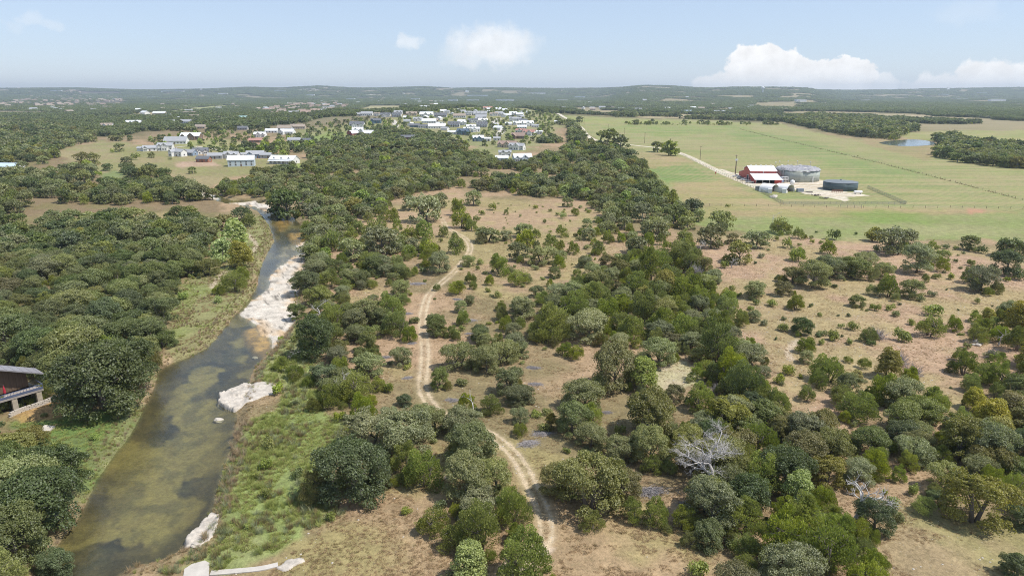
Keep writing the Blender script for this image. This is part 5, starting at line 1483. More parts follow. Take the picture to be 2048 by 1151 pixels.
def tower():
    yd = 5400.; x = (1525 - 1024) / F * yd * CP; z = z1(x, yd)
    r = bpy.data.objects.new('water_tower', None); COL.objects.link(r); r.location = (x, yd, z)
    wm = plain('tower_white', (.78, .78, .77), .5, .06, .1)
    MB().tube([(0, 0, -3), (0, 0, 6), (0, 0, 26), (0, 0, 34)], [6, 4.5, 4.5, 8], 20).obj('pedestal', wm, r, True)
    MB().tube([(0, 0, 33), (0, 0, 37), (0, 0, 43), (0, 0, 47), (0, 0, 49)], [8, 12.5, 12.5, 8, .6], 24).obj('tank', wm, r, True)
    tag(r, 'white water tower standing on the wooded hill', 'water tower')
    yd = 5500.; x = (1346 - 1024) / F * yd * CP; z = z1(x, yd)
    r = bpy.data.objects.new('radio_mast', None); COL.objects.link(r); r.location = (x, yd, z)
    sm = plain('mast_steel', (.35, .35, .36), .5, .1, 1.)
    b = MB()
    for a in range(3):
        c, s = math.cos(a * 2.094), math.sin(a * 2.094)
        b.tube([(c * 3, s * 3, -2), (c * .8, s * .8, 48)], [.5, .35], 5)
    for k in range(10):
        z0, z2 = k * 4.8, k * 4.8 + 4.8; r0, r1 = 3 - 2.2 * z0 / 48, 3 - 2.2 * z2 / 48
        for a in range(3):
            b.tube([(math.cos(a * 2.094) * r0, math.sin(a * 2.094) * r0, z0), (math.cos(a * 2.094 + 2.094) * r1, math.sin(a * 2.094 + 2.094) * r1, z2)], .2, 4)
    b.obj('lattice', sm, r); MB().tube([(0, 0, 48), (0, 0, 60)], [.3, .1], 5).obj('aerial', sm, r)
    tag(r, 'thin lattice radio mast on the crest of the quarried hill', 'mast')
tower()
# ------------------------------------------------------------------ dead wood
def thing(name, me, label, cat, x, y, rot=0., scale=(1, 1, 1), group=None, sink=.03):
    o = link(name, me); o.location = (x, y, z1(x, y) - sink); o.rotation_euler = (0, 0, rot); o.scale = scale
    return tag(o, label, cat, group)
_r = np.random.default_rng(3)
BUSHM = [twig_bush(np.random.default_rng(40 + k), 1.6, 1.7, 90, .022).mesh('bare_shrub', TWIGM) for k in range(2)]
for k, (_, _, u, v, w) in enumerate(BARE):
    x, y, t = G(u, v); W_ = w * t; y += W_ * .3
    wh = where(u, v)
    thing('bare_shrub', BUSHM[k % 2], f'leafless grey twiggy shrub {wh}', 'shrub', x, y, _r.uniform(0, 6), (W_ / 3.2, W_ / 3.2, W_ / 3.2 * 1.15), f'leafless grey shrubs {wh}')
def build_snag(u, v, seed, H, r0, spread, depth, nb, label, rot=0., droop=0., lean=(0, 0)):
    x, y, t = G(u, v)
    rng = np.random.default_rng(seed)
    root = bpy.data.objects.new('dead_tree', None); COL.objects.link(root)
    root.location = (x, y, z1(x, y)); root.rotation_euler = (0, 0, rot)
    snag(rng, H, r0, spread, depth, droop, lean, nb).obj('trunk', DEADW, root, True)
    return root, label
def snags():
    r, l = build_snag(1428, 980, 11, 12.0, .30, .80, 5, 4, '', 0.4)
    r.scale = (1.15, 1.15, .95)
    tag(r, 'large bleached dead tree with wide tangled bare branches', 'tree')
    r, _ = build_snag(1708, 1046, 33, 9.5, .36, .9, 4, 3, '', 1.1)
    tag(r, 'low bleached dead tree with wide bare crooked branches beside the dry grass', 'tree')
    r, _ = build_snag(948, 826, 31, 6.0, .16, .6, 3, 2, '')
    tag(r, 'slim silver dead tree between two junipers east of the track', 'tree')
    r, _ = build_snag(1996, 690, 37, 8.0, .2, .7, 3, 3, '')
    tag(r, 'bare white dead tree rising from scrub beside tumbled white stones', 'tree')
    r, _ = build_snag(1401, 506, 41, 8.0, .2, .8, 3, 3, '')
    tag(r, 'bare pale dead tree at the hay field edge of the brake', 'tree')
    r, _ = build_snag(1463, 536, 43, 6.0, .17, .8, 3, 3, '')
    tag(r, 'pale dead tree in front of the olive oak on the stony pasture', 'tree')
    r, _ = build_snag(705, 785, 47, 7.0, .16, .8, 3, 3, '')
    tag(r, 'pale dead branches rising between junipers above the lush bank', 'tree')
    r, _ = build_snag(640, 635, 49, 8.0, .16, .9, 3, 3, '')
    tag(r, 'pale dead branches over the trees beside the limestone shelf', 'tree')
    r, _ = build_snag(1545, 447, 53, 9.0, .14, .5, 3, 2, '')
    tag(r, 'thin dark dead tree leaning beside the junipers under the hay field', 'tree')
    r, _ = build_snag(580, 720, 55, 6.0, .1, .4, 3, 2, '')
    tag(r, 'thin grey dead sapling standing on the lush bank', 'tree')
snags()
PILES = []
def ptile(u0, v0, sc, txt):
    for e in txt.split(','):
        a = [float(q) for q in e.split()]
        PILES.append((u0 + a[0] / sc, v0 + a[1] / sc, a[2] / sc))
ptile(560, 560, 3.969, '1095 30 110,1010 265 80,845 610 80,1050 500 70,1010 775 80,1370 950 110,1500 325 110,1500 425 60,2000 690 70,1410 155 80,940 140 60')
ptile(1024, 640, 4, '180 380 100,190 510 110,130 985 170,250 905 150,760 740 80,800 1000 90')
ptile(812, 860, 3.969, '350 375 100,1940 490 230')
ptile(1324, 860, 3.969, '210 590 160')
PILEM = [brush_pile_mesh(np.random.default_rng(60 + k), 4.6, 2.6, .55, 420).mesh('brush_pile', TWIGM) for k in range(3)]
for k, (u, v, w) in enumerate(PILES):
    x, y, t = G(u, v); s = w * t / 4.0
    wh = where(u, v)
    sz = 'small' if w * t < 2.6 else ('long' if w * t > 4.6 else 'flat')
    thing('brush_pile', PILEM[k % 3], f'{sz} grey pile of cut dead branches {wh}', 'brush pile', x, y, _r.uniform(-.5, .5), (s, s, max(s * .8, .6)), f'{sz} grey brush piles {wh}')

# ------------------------------------------------------------------ rock outcrops, slabs
LIME = plain('limestone', (.52, .465, .40), .9, .42, .9)
def outcrop(name, px, z0, h, label, cat, seed, step=.17, ledges=4, zpx=None):
    P = GP(px, WATER_Z if zpx is None else zpx)
    x0, y0 = P.min(0) - 1; x1, y1 = P.max(0) + 1
    X, Y = np.meshgrid(np.arange(x0, x1, step), np.arange(y0, y1, step), indexing='ij')
    x, y = X.ravel(), Y.ravel()
    s = poly_sd(x, y, P) + 1.1 * (fbm(x / 1.8, y / 1.8, seed, 4) - .5)
    blocks = np.floor(ledges * fbm(x / 2.6, y / 2.2, seed + 5, 3) * 1.3) / ledges
    z = z0 + h * (.45 + .55 * blocks) * sst(.15, -.12, s) + .07 * fbm(x / .5, y / .5, seed + 9, 3) - .22 * sst(.05, 0, np.abs(fbm(x / 1.7, y / 1.3, seed + 7, 3) - .5))
    z = np.where(s < .15, np.maximum(z, Zt(x, y) + .10 + .12 * blocks), z)
    z = np.where(s > .2, z0 - .8, z)
    n, a = X.shape
    i = np.arange(n - 1)[:, None]; j = np.arange(a - 1)[None]
    q = np.stack([i * a + j, (i + 1) * a + j, (i + 1) * a + j + 1, i * a + j + 1], -1).reshape(-1, 4)
    q = q[(s < .5)[q].any(1)]
    o = link(name, mesh_np(name, np.stack([x, y, z], 1), q, [LIME]))
    return tag(o, label, cat)
outcrop('limestone_outcrop', [(438, 806), (440, 791), (464, 780), (490, 772), (540, 775), (557, 785), (550, 798), (520, 806), (500, 814), (470, 822), (448, 815)], WATER_Z + .1, 1.0, 'white ledge of cracked limestone jutting into the creek', 'rock', 3)
outcrop('limestone_outcrop', [(374, 1098), (372, 1076), (395, 1060), (408, 1042), (425, 1030), (440, 1035), (434, 1058), (425, 1082), (402, 1106)], WATER_Z + .25, .8, 'broken white rocks on the creek bank above the concrete slab', 'rock', 8, zpx=-.9)
outcrop('limestone_outcrop', [(556, 1135), (578, 1120), (602, 1115), (610, 1122), (590, 1132), (570, 1142)], -.2, .45, 'white rubble heap at the end of the low concrete wall', 'rock', 13, zpx=0)
def boulder(u, v, r, label, seed, z=0.):
    rng = np.random.default_rng(seed)
    bm = bmesh.new(); bmesh.ops.create_icosphere(bm, subdivisions=3, radius=r)
    for v_ in bm.verts:
        n = v_.co.normalized(); k = 1 + .35 * (float(vnoise(n.x * 2 + 5 + seed, n.y * 2 + n.z * 1.7, seed)) - .5)
        v_.co = Vector((n.x * r * 1.2 * k, n.y * r * k, n.z * r * .7 * k))
    me = bpy.data.meshes.new('boulder'); bm.to_mesh(me); bm.free(); me.materials.append(LIME)
    x, y, t = G(u, v, z)
    o = link('boulder', me); o.location = (x, y, z1(x, y) + r * .3)
    tag(o, label, 'boulder')
boulder(392, 1096, .55, 'rounded pale boulder beside the broken white rocks', 3, -.5)
boulder(482, 775, .7, 'loose slab perched on the upper edge of the limestone ledge', 4, -.6)
boulder(510, 712, .6, 'lone pale boulder lying in the shallow creek', 6, WATER_Z)
boulder(437, 838, .8, 'flat algae-brown stone just breaking the creek surface', 9, WATER_Z)
for k, (u, v) in enumerate([(1952, 684), (1956, 691), (1962, 687), (1948, 690)]):
    boulder(u, v, .75 - .1 * k, ['largest', 'flat', 'round', 'smallest'][k] + ' white stone tumbled below the bare white dead tree', 20 + k)
CONC = plain('concrete_pale', (.50, .46, .41), .85, .18, .7)
SLAB_P = GP([(364, 1170), (369, 1138), (384, 1128), (410, 1121), (419, 1126), (417, 1170)], 0)
def slab():
    P = SLAB_P
    MB().prism([tuple(p) for p in P], 'z', -1.2, .12).obj('concrete_slab', CONC)
    o = bpy.context.scene.objects['concrete_slab']; tag(o, 'pale concrete slab with a rounded corner at the low wall', 'slab')
    L = dense(smooth_line(GP([(421, 1146), (470, 1142), (520, 1137), (556, 1129)]), 4), .5)
    d = np.gradient(L, axis=0); d /= np.linalg.norm(d, axis=1)[:, None]; nn = np.stack([-d[:, 1], d[:, 0]], 1)
    a, b = L + nn * .45, L - nn * .45
    V, Fs = [], []
    for p, q in zip(a, b):
        V += [(p[0], p[1], -.9), (p[0], p[1], .14), (q[0], q[1], .14), (q[0], q[1], -.9)]
    for i in range(len(a) - 1):
        o_ = i * 4
        Fs += [(o_ + k, o_ + k + 1, o_ + k + 5, o_ + k + 4) for k in range(3)]
    Fs += [(0, 1, 2, 3), tuple(len(V) - 4 + k for k in range(4))]
    tag(MB().add(V, Fs).obj('low_wall', CONC), 'low curved concrete wall running from the slab into the grass', 'wall')
    P = GP([(75, 862), (90, 851), (111, 853), (98, 864)])
    tag(MB().prism([tuple(p) for p in P], 'z', -.3, .22).obj('stone_slab', LIME), 'flat white stone slab lying on the lawn', 'slab')
slab()

# ------------------------------------------------------------------ grasses and loose stones
def grass_mat(name, a, b):
    m = new_mat(name); t = NT(m)
    oi = t.n('ShaderNodeObjectInfo')
    col = t.mix(oi.outputs['Random'], c4(a), c4(b))
    df = t.n('ShaderNodeBsdfDiffuse'); t.l(col, df.inputs['Color'])
    tl = t.n('ShaderNodeBsdfTranslucent'); t.l(col, tl.inputs['Color'])
    mx = t.n('ShaderNodeMixShader'); mx.inputs[0].default_value = .5; t.l(df.outputs[0], mx.inputs[1]); t.l(tl.outputs[0], mx.inputs[2])
    t.out(mx.outputs[0])
    return m
GM = {'dry': grass_mat('grass_dry', (.39, .285, .17), (.53, .395, .245)), 'olive': grass_mat('grass_olive', (.25, .205, .10), (.36, .285, .15)), 'green': grass_mat('grass_green', (.30, .345, .10), (.46, .48, .17)),
      'blue': grass_mat('grass_bluegreen', (.28, .305, .17), (.40, .42, .25)), 'rust': grass_mat('grass_seed', (.36, .27, .18), (.47, .38, .27))}
def tuft(rng, n, H, R, wd):
    V, Fs = [], []
    for i in range(n):
        a = rng.uniform(0, 6.28); q = R * .35 * math.sqrt(rng.uniform(0, 1)); b0 = np.array([math.cos(a) * q, math.sin(a) * q, -.05])
        a2 = a + rng.normal(0, .7); tip = b0 + np.array([math.cos(a2) * R * rng.uniform(.2, 1.1), math.sin(a2) * R * rng.uniform(.2, 1.1), H * rng.uniform(.5, 1.1)])
        mid = b0 * .5 + tip * .5 + np.array([0, 0, H * .14])
        s = np.array([-math.sin(a2), math.cos(a2), 0]) * wd
        o = len(V); V += [b0 - s, b0 + s, mid + s * .7, mid - s * .7, tip]
        Fs += [(o, o + 1, o + 2, o + 3), (o + 3, o + 2, o + 4)]
    return MB().add(V, Fs)
def grasses():
    rng = np.random.default_rng(8)
    S = []
    for k in range(2):
        for g in ('dry', 'olive', 'green', 'blue', 'rust'):
            S.append(src('tuft', tuft(rng, 20, .27, .36, .018).mesh('tuft', GM[g])))
    for k in range(2):
        for g in ('green', 'blue', 'rust', 'olive', 'dry'):
            S.append(src('tall_tuft', tuft(rng, 40, 1.15, .75, .022).mesh('tuft', GM[g])))
    n = 250000
    r = 62 + (300 - 62) * rng.random(n) ** 1.25; a = np.radians(rng.uniform(-41, 41, n))
    x, y = r * np.sin(a), r * np.cos(a)
    col, par = ground_col(x, y)
    dT, off = line_d(x, y, TRACK)
    sc_ = poly_sd(x, y, CREEK)
    ok = (par[:, 2] < .1) & (sc_ > .3) & ((dT > 2.0) | (np.abs(off) < .35)) & (rng.random(n) < .15 + .75 * par[:, 1])
    ok &= (fbm(x / 2.3, y / 2.3, 14, 3) + .8 * (fbm(x / 11., y / 11., 24, 3) - .5)) > .43
    ok &= poly_sd(x, y, SLAB_P) > .2
    for h in HXY[-1:]:
        ok &= np.hypot(x - h[0], y - h[1]) > h[2]
    x, y, col, par = x[ok], y[ok], col[ok], par[ok]
    gi = col[:, 1] / (col[:, 0] + 1e-6)
    m = rng.random(len(x))
    c = np.where(gi > .98, np.where(m < .75, 2, 1), np.where(gi > .82, np.where(m < .5, 1, 0), np.where(m < .80, 0, np.where(m < .93, 1, 4))))
    var = c + 5 * rng.integers(0, 2, len(x))
    s = rng.uniform(.6, 1.35, len(x)) * (.8 + .5 * (gi > .95))
    # tall growth on the creek banks
    lush = [ZONES[i][0] for i in (7, 10)]
    n2 = 90000
    lo = CREEK.min(0) - 4; hi = np.max([p.max(0) for p in lush], 0)
    x2, y2 = rng.uniform(lo[0], hi[0], n2), rng.uniform(lo[1], hi[1], n2)
    q = poly_sd(x2, y2, CREEK)
    inl = in_any(x2, y2, lush[1:]); inw = in_any(x2, y2, lush[:1])
    near = (q < 3.6)
    bank = (q < 4.2) & (rng.random(n2) < .42) & (y2 < 330)
    k = (q > .15) & (poly_sd(x2, y2, SLAB_P) > .3) & (bank | (inl & (fbm(x2 / 4., y2 / 4., 15, 3) > .42)) | ((inl | inw) & near & (rng.random(n2) < .6)) | (inw & (fbm(x2 / 5., y2 / 5., 16, 3) > .56)))
    x2, y2, near, inl = x2[k], y2[k], near[k], inl[k]
    m = rng.random(len(x2)); f2 = fbm(x2 / 5., y2 / 5., 18, 2)
    c2 = np.where(near, np.where(m < .42, 2, np.where(m < .72, 1, 4)), np.where(f2 > .52, 0, np.where(m < .45, 1, np.where(m < .7, 0, 3))))
    c2 = np.where(inl, c2, np.where(m < .25, 4, np.where(m < .42, 2, np.where(m < .7, 3, 0))))
    var = np.concatenate([var, 10 + c2 + 5 * rng.integers(0, 2, len(x2))])
    s = np.concatenate([s, rng.uniform(.5, 1.1, len(x2)) * np.where(inl, 1., .7)])
    X, Y = np.concatenate([x, x2]), np.concatenate([y, y2])
    P = np.stack([X, Y, Zt(X, Y)], 1); n = len(X)
    instancer('bunch_grass', P, var, np.stack([np.zeros(n), np.zeros(n), rng.uniform(0, 6.28, n)], 1), np.stack([s, s, s * rng.uniform(.7, 1.2, n)], 1), S,
              'dry and green bunch grass over the open ground and creek banks', 'grass')
    # stones
    SS = []
    for k in range(3):
        bm = bmesh.new(); bmesh.ops.create_icosphere(bm, subdivisions=1, radius=1)
        for v_ in bm.verts:
            v_.co = Vector((v_.co.x * rng.uniform(.7, 1.3), v_.co.y * rng.uniform(.7, 1.2), v_.co.z * rng.uniform(.35, .7)))
        me = bpy.data.meshes.new('stone'); bm.to_mesh(me); bm.free(); me.materials.append(LIME)
        SS.append(src('stone', me))
    n = 60000
    r = 65 + 235 * rng.random(n) ** .9; a = np.radians(rng.uniform(-41, 41, n)); x, y = r * np.sin(a), r * np.cos(a)
    col, par = ground_col(x, y)
    dT, off = line_d(x, y, TRACK)
    ok = (poly_sd(x, y, CREEK) > 1) & ((rng.random(n) < .55 * par[:, 0] * sst(.4, .6, fbm(x / 7., y / 7., 44, 3))) | ((np.abs(np.abs(off) - .85) < .5) & (dT < 1.6)))
    x, y = x[ok], y[ok]; n = len(x)
    s = .05 + .14 * rng.random(n) ** 3
    instancer('loose_stones', np.stack([x, y, Zt(x, y) + .01], 1), rng.integers(0, 3, n), np.stack([np.zeros(n), np.zeros(n), rng.uniform(0, 6.28, n)], 1), np.stack([s, s, s], 1), SS,
              'small white limestone stones strewn over the dry pasture', 'stones')
grasses()
# ------------------------------------------------------------------ farmyard: barn, tanks, huts, trucks
def empty(name, x, y, rot=0., z=None):
    o = bpy.data.objects.new(name, None); COL.objects.link(o)
    o.location = (x, y, z1(x, y) if z is None else z); o.rotation_euler = (0, 0, rot)
    return o
RED = plain('barn_red_metal', (.50, .085, .065), .55, .18, .5, streak=(3, 3, .3))
WROOF = plain('roof_white_metal', (.82, .81, .79), .4, .07, .5, streak=(3, .3, 1))
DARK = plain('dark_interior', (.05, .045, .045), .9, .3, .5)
STEEL = plain('galvanised_steel', (.42, .42, .41), .45, .2, 1., metal=.4)
TANKG = plain('tank_grey_green', (.40, .43, .385), .6, .30, .28, streak=(1, 1, .35))
TANKD = plain('tank_dark_green', (.082, .115, .122), .45, .22, .3, streak=(1, 1, .3))
TANKT = plain('tank_roof_dark', (.19, .21, .22), .5, .15, .4)
TARP = plain('torn_cover_grey', (.36, .35, .37), .7, .45, .7)
HUTW = plain('hut_cover_white', (.83, .81, .80), .55, .07, .6)
RUST = plain('rusty_steel', (.26, .105, .055), .8, .4, 1.5)
BLUE = plain('blue_tarp', (.10, .24, .52), .5, .25, .8)
WOODP = plain('pole_wood', (.17, .125, .09), .9, .3, 2., streak=(1, 1, .1))
def barn():
    x, y, _ = G(1510, 367)
    r = empty('red_barn', x, y, math.radians(-5.5))
    L, D = 17.6, 50.
    prof = [(0, -.3), (D, -.3), (D, 2.7), (35, 5.3), (35, 7.0), (25, 9.6), (15, 7.0), (15, 5.3), (0, 2.7)]
    MB().prism(prof, 'x', 0, .25).obj('end_wall', RED, r); MB().prism(prof, 'x', L - .25, L).obj('end_wall', RED, r)
    MB().box(.25, 15, 5.0, L - .25, 15.2, 7.0).obj('clerestory_wall', RED, r)
    MB().box(.25, 34.8, 5.0, L - .25, 35, 7.0).obj('clerestory_wall', RED, r)
    MB().box(.25, D - .2, -.3, L - .25, D, 2.7).obj('back_wall', RED, r)
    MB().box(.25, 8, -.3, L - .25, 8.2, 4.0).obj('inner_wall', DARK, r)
    for a, b, nm in (((25, 9.63), (14.3, 6.85), 'main_roof'), ((25, 9.63), (35.7, 6.85), 'main_roof'), ((15, 5.35), (-.9, 2.58), 'shed_roof'), ((35, 5.35), (50.9, 2.58), 'shed_roof')):
        MB().prism([a, b, (b[0], b[1] + .2), (a[0], a[1] + .2)], 'x', -.6, L + .6).obj(nm, WROOF, r)
    for k in range(4):
        MB().box(.5 + k * 4.5, .2, -.3, .78 + k * 4.5, .48, 2.72).obj('post', TRIM, r)
    MB().box(13.0, .05, -.3, L - .25, .3, 2.65).obj('front_wall', RED, r)
    for k in range(5):
        MB().box(1.6 + k * 3.5, 25 - .5, 9.8, 2.9 + k * 3.5, 25.5, 10.25).obj('ridge_vent', WROOF, r)
    MB().box(.6, 14.86, 6.72, L - .6, 14.97, 6.92).obj('trim', TRIM, r); MB().box(L / 2 - .15, 14.86, 5.4, L / 2 + .15, 14.97, 6.7).obj('trim', TRIM, r)
    MB().box(-.12, 20, -.2, -.02, 24, 3.4).obj('door', DARK, r)
    MB().box(-.12, 16, 1.2, -.02, 17.2, 2.6).obj('window', GLASS, r)
    MB().box(-.16, 24.2, -.2, -.02, 24.6, 3.4).box(-.16, 19.4, -.2, -.02, 19.8, 3.4).box(-.16, 19.4, 3.42, -.02, 24.6, 3.7).obj('door_frame', TRIM, r)
    tag(r, 'red metal barn with raised centre and white roofs beside the gravel road', 'barn')
barn()
def tank_big():
    x, y, _ = G(1610, 365); y += 15
    r = empty('storage_tank', x, y); H, R = 8.3, 15.
    MB().cyl(0, 0, -.3, H, R, 72).obj('tank_wall', TANKG, r, True)
    for k in range(3):
        b = MB(); z = 1.6 + k * 2.6
        V, Fs = [], []
        for i in range(72):
            c, s = math.cos(i / 72 * 6.2832), math.sin(i / 72 * 6.2832)
            V += [(c * (R + .02), s * (R + .02), z), (c * (R + .12), s * (R + .12), z + .06), (c * (R + .02), s * (R + .02), z + .14)]
        for i in range(72):
            j = (i + 1) % 72
            Fs += [(i * 3, j * 3, j * 3 + 1, i * 3 + 1), (i * 3 + 1, j * 3 + 1, j * 3 + 2, i * 3 + 2)]
        b.add(V, Fs).obj('stiffener', TANKG, r, True)
    rng = np.random.default_rng(2)                          # sagging torn cover with flaps over the rim
    V, Fs = [], []
    nr, na = 9, 60
    for i in range(nr):
        for j in range(na):
            a = j / na * 6.2832; q = i / (nr - 1)
            rad = (R + .55) * q; z = H + 1.0 - .9 * (1 - q) + (float(vnoise(rad * .9 + j * .37, j * .61, 5)) - .5) * 1.5 * q
            if i == nr - 1:
                z = H - .2 - 1.5 * float(vnoise(j * .7, 3.3, 9)) ** 2; rad = R + .35 + .4 * float(vnoise(j * .9, 1.3, 4))
            V.append((rad * math.cos(a), rad * math.sin(a), z))
    for i in range(nr - 1):
        for j in range(na):
            j2 = (j + 1) % na
            Fs.append((i * na + j, i * na + j2, (i + 1) * na + j2, (i + 1) * na + j))
    MB().add(V, Fs).obj('torn_cover', TARP, r)
    b = MB()
    for k in range(46):
        a = rng.uniform(0, 6.28); q = rng.uniform(.55, 1.0) * R; l = rng.uniform(1, 3.5); a2 = a + math.pi / 2 + rng.normal(0, .5)
        p = np.array([q * math.cos(a), q * math.sin(a), H + 1.0 + rng.uniform(0, .6)]); d = np.array([math.cos(a2), math.sin(a2), rng.normal(0, .15)]) * l / 2
        b.tube([p - d, p + d], .09, 4)
    b.obj('loose_rods', STEEL, r)
    for k, a in enumerate((160, 125, 95, 70, 35)):
        c, s = math.cos(math.radians(a)), math.sin(math.radians(a))
        p = MB().tube([(c * (R + .3), s * (R + .3), H - 1), (c * (R + .3), s * (R + .3), H + 3.6)], .09, 5).obj('lamp_post', STEEL, r)
        MB().box(c * R - .35, s * R - .35, H + 3.5, c * R + .35, s * R + .35, H + 3.95).obj('lamp', TRIM, p)
    b = MB()
    for sx in (-.4, .4):
        b.tube([(4.6 + sx, -R - 1.6, 0), (5.6 + sx, -R + .7, 4.2)], .09, 4)
    for k in range(8):
        f = k / 8; b.tube([(4.2 + f, -R - 1.6 + f * 2.3, f * 4.2 + .2), (5.0 + f, -R - 1.6 + f * 2.3, f * 4.2 + .2)], .06, 4)
    b.obj('stair', STEEL, r)
    b = MB().tube([(-13.2, -8.5, 0), (-13.2, -8.5, 9.6), (-10.5, -6.8, 9.8)], .28, 8).tube([(-14.2, -6.5, 0), (-14.2, -6.5, 9.6), (-11.5, -5.2, 9.7)], .2, 8)
    b.obj('feed_pipe', STEEL, r)
    tag(r, 'wide grey steel tank with a torn crumpled cover over its rim', 'tank')
    x, y, _ = G(1694.5, 383); y += 10.3
    r = empty('storage_tank', x, y); H, R = 5.0, 10.3
    MB().cyl(0, 0, -.3, H, R, 64).obj('tank_wall', TANKD, r, True)
    MB().tube([(0, 0, H - .02), (0, 0, H + .1), (0, 0, H + 1.15)], [R + .12, R + .12, .2], 64).obj('cone_roof', TANKT, r)
    MB().cyl(0, 0, H + 1.0, H + 1.6, .5, 12).obj('vent', TANKT, r)
    for k in range(5):
        MB().cyl(0, 0, .6 + k * .95, .72 + k * .95, R + .06, 64).obj('band', TANKD, r)
    b = MB()
    for s in (-.25, .25):
        b.tube([(R + .25, s, 0), (R + .25, s, H + .5)], .05, 4)
    for k in range(12):
        b.tube([(R + .25, -.25, .3 + k * .42), (R + .25, .25, .3 + k * .42)], .03, 4)
    b.obj('ladder', STEEL, r)
    tag(r, 'dark green ribbed tank with a shallow cone roof', 'tank')
tank_big()
def hut(u, v, label, rad=4.6, L=8.5):
    x, y, _ = G(u, v)
    r = empty('hoop_hut', x, y + 4.5, math.radians(-52))
    n = 16
    ar = [(-rad * math.cos(math.pi * i / n), 1.3 + rad * .80 * math.sin(math.pi * i / n)) for i in range(n + 1)]
    inn = [(p[0] * .95, 1.3 + (p[1] - 1.3) * .95) for p in ar]
    V, Fs = [], []
    for xx in (-L / 2, L / 2):
        V += [(xx, p[0], p[1]) for p in ar] + [(xx, p[0], p[1]) for p in inn]
    m = n + 1
    for i in range(n):
        Fs += [(i, i + 1, 2 * m + i + 1, 2 * m + i), (m + i, 3 * m + i, 3 * m + i + 1, m + i + 1), (i, m + i, m + i + 1, i + 1), (2 * m + i, 2 * m + i + 1, 3 * m + i + 1, 3 * m + i)]
    MB().add(V, Fs).obj('arched_cover', HUTW, r, False)
    MB().prism([(p[0] * .985, p[1] - .02) for p in inn] + [(rad * .9, -.3), (-rad * .9, -.3)], 'x', -L / 2 + .2, -L / 2 + .4).obj('end_wall', HUTW, r)
    MB().box(-L / 2, -rad - .2, -.3, L / 2, -rad + 1.2, 1.35).obj('side_wall', TRIM, r)
    MB().box(-L / 2, rad - 1.2, -.3, L / 2, rad + .2, 1.35).obj('side_wall', STEEL, r)
    MB().box(-L / 2 + .5, -rad + 1.4, -.2, L / 2 - 2.5, rad - 1.4, 1.6).obj('stacked_goods', plain('stored_goods', (.20, .14, .10), .9, .4, .6), r)
    tag(r, label, 'hut')
hut(1543, 385, 'white arched hoop hut beside the grey container')
hut(1574, 385, 'white arched hoop hut below the large grey tank')
def container(u, v, L, Wd, H, mat, rot, label):
    x, y, _ = G(u, v); r = empty('shipping_container', x, y + Wd / 2, rot)
    b = MB(); n = int(L / .35)
    poly = [(-L / 2 + i * L / n, (-Wd / 2 - (.06 if i % 2 else 0))) for i in range(n + 1)] + [(L / 2 - i * L / n, (Wd / 2 + (.06 if i % 2 else 0))) for i in range(n + 1)]
    b.prism(poly, 'z', -.2, H).obj('body', mat, r)
    MB().box(-L / 2 - .03, -Wd / 2 - .08, H, L / 2 + .03, Wd / 2 + .08, H + .1).obj('roof', mat, r)
    MB().box(L / 2, -Wd / 2 + .08, .05, L / 2 + .06, -.03, H - .1).obj('door', mat, r); MB().box(L / 2, .03, .05, L / 2 + .06, Wd / 2 - .08, H - .1).obj('door', mat, r)
    tag(r, label, 'container')
container(1520, 381, 5.0, 2.4, 2.6, plain('container_grey', (.30, .31, .32), .6, .2, .8), -.2, 'grey shipping container at the road end of the yard')
container(1541, 386, 2.6, 2.3, 2.5, plain('container_white', (.72, .72, .71), .6, .12, .8), 1.3, 'white shipping container in front of the first hoop hut')
container(1569, 386, 2.6, 2.3, 2.5, plain('container_white', (.72, .72, .71), .6, .12, .8), 1.3, 'white shipping container between the two hoop huts')
container(1601, 384, 4.0, 2.0, 2.0, plain('container_slate', (.26, .29, .33), .6, .2, .8), .1, 'small slate blue container at the end of the huts')
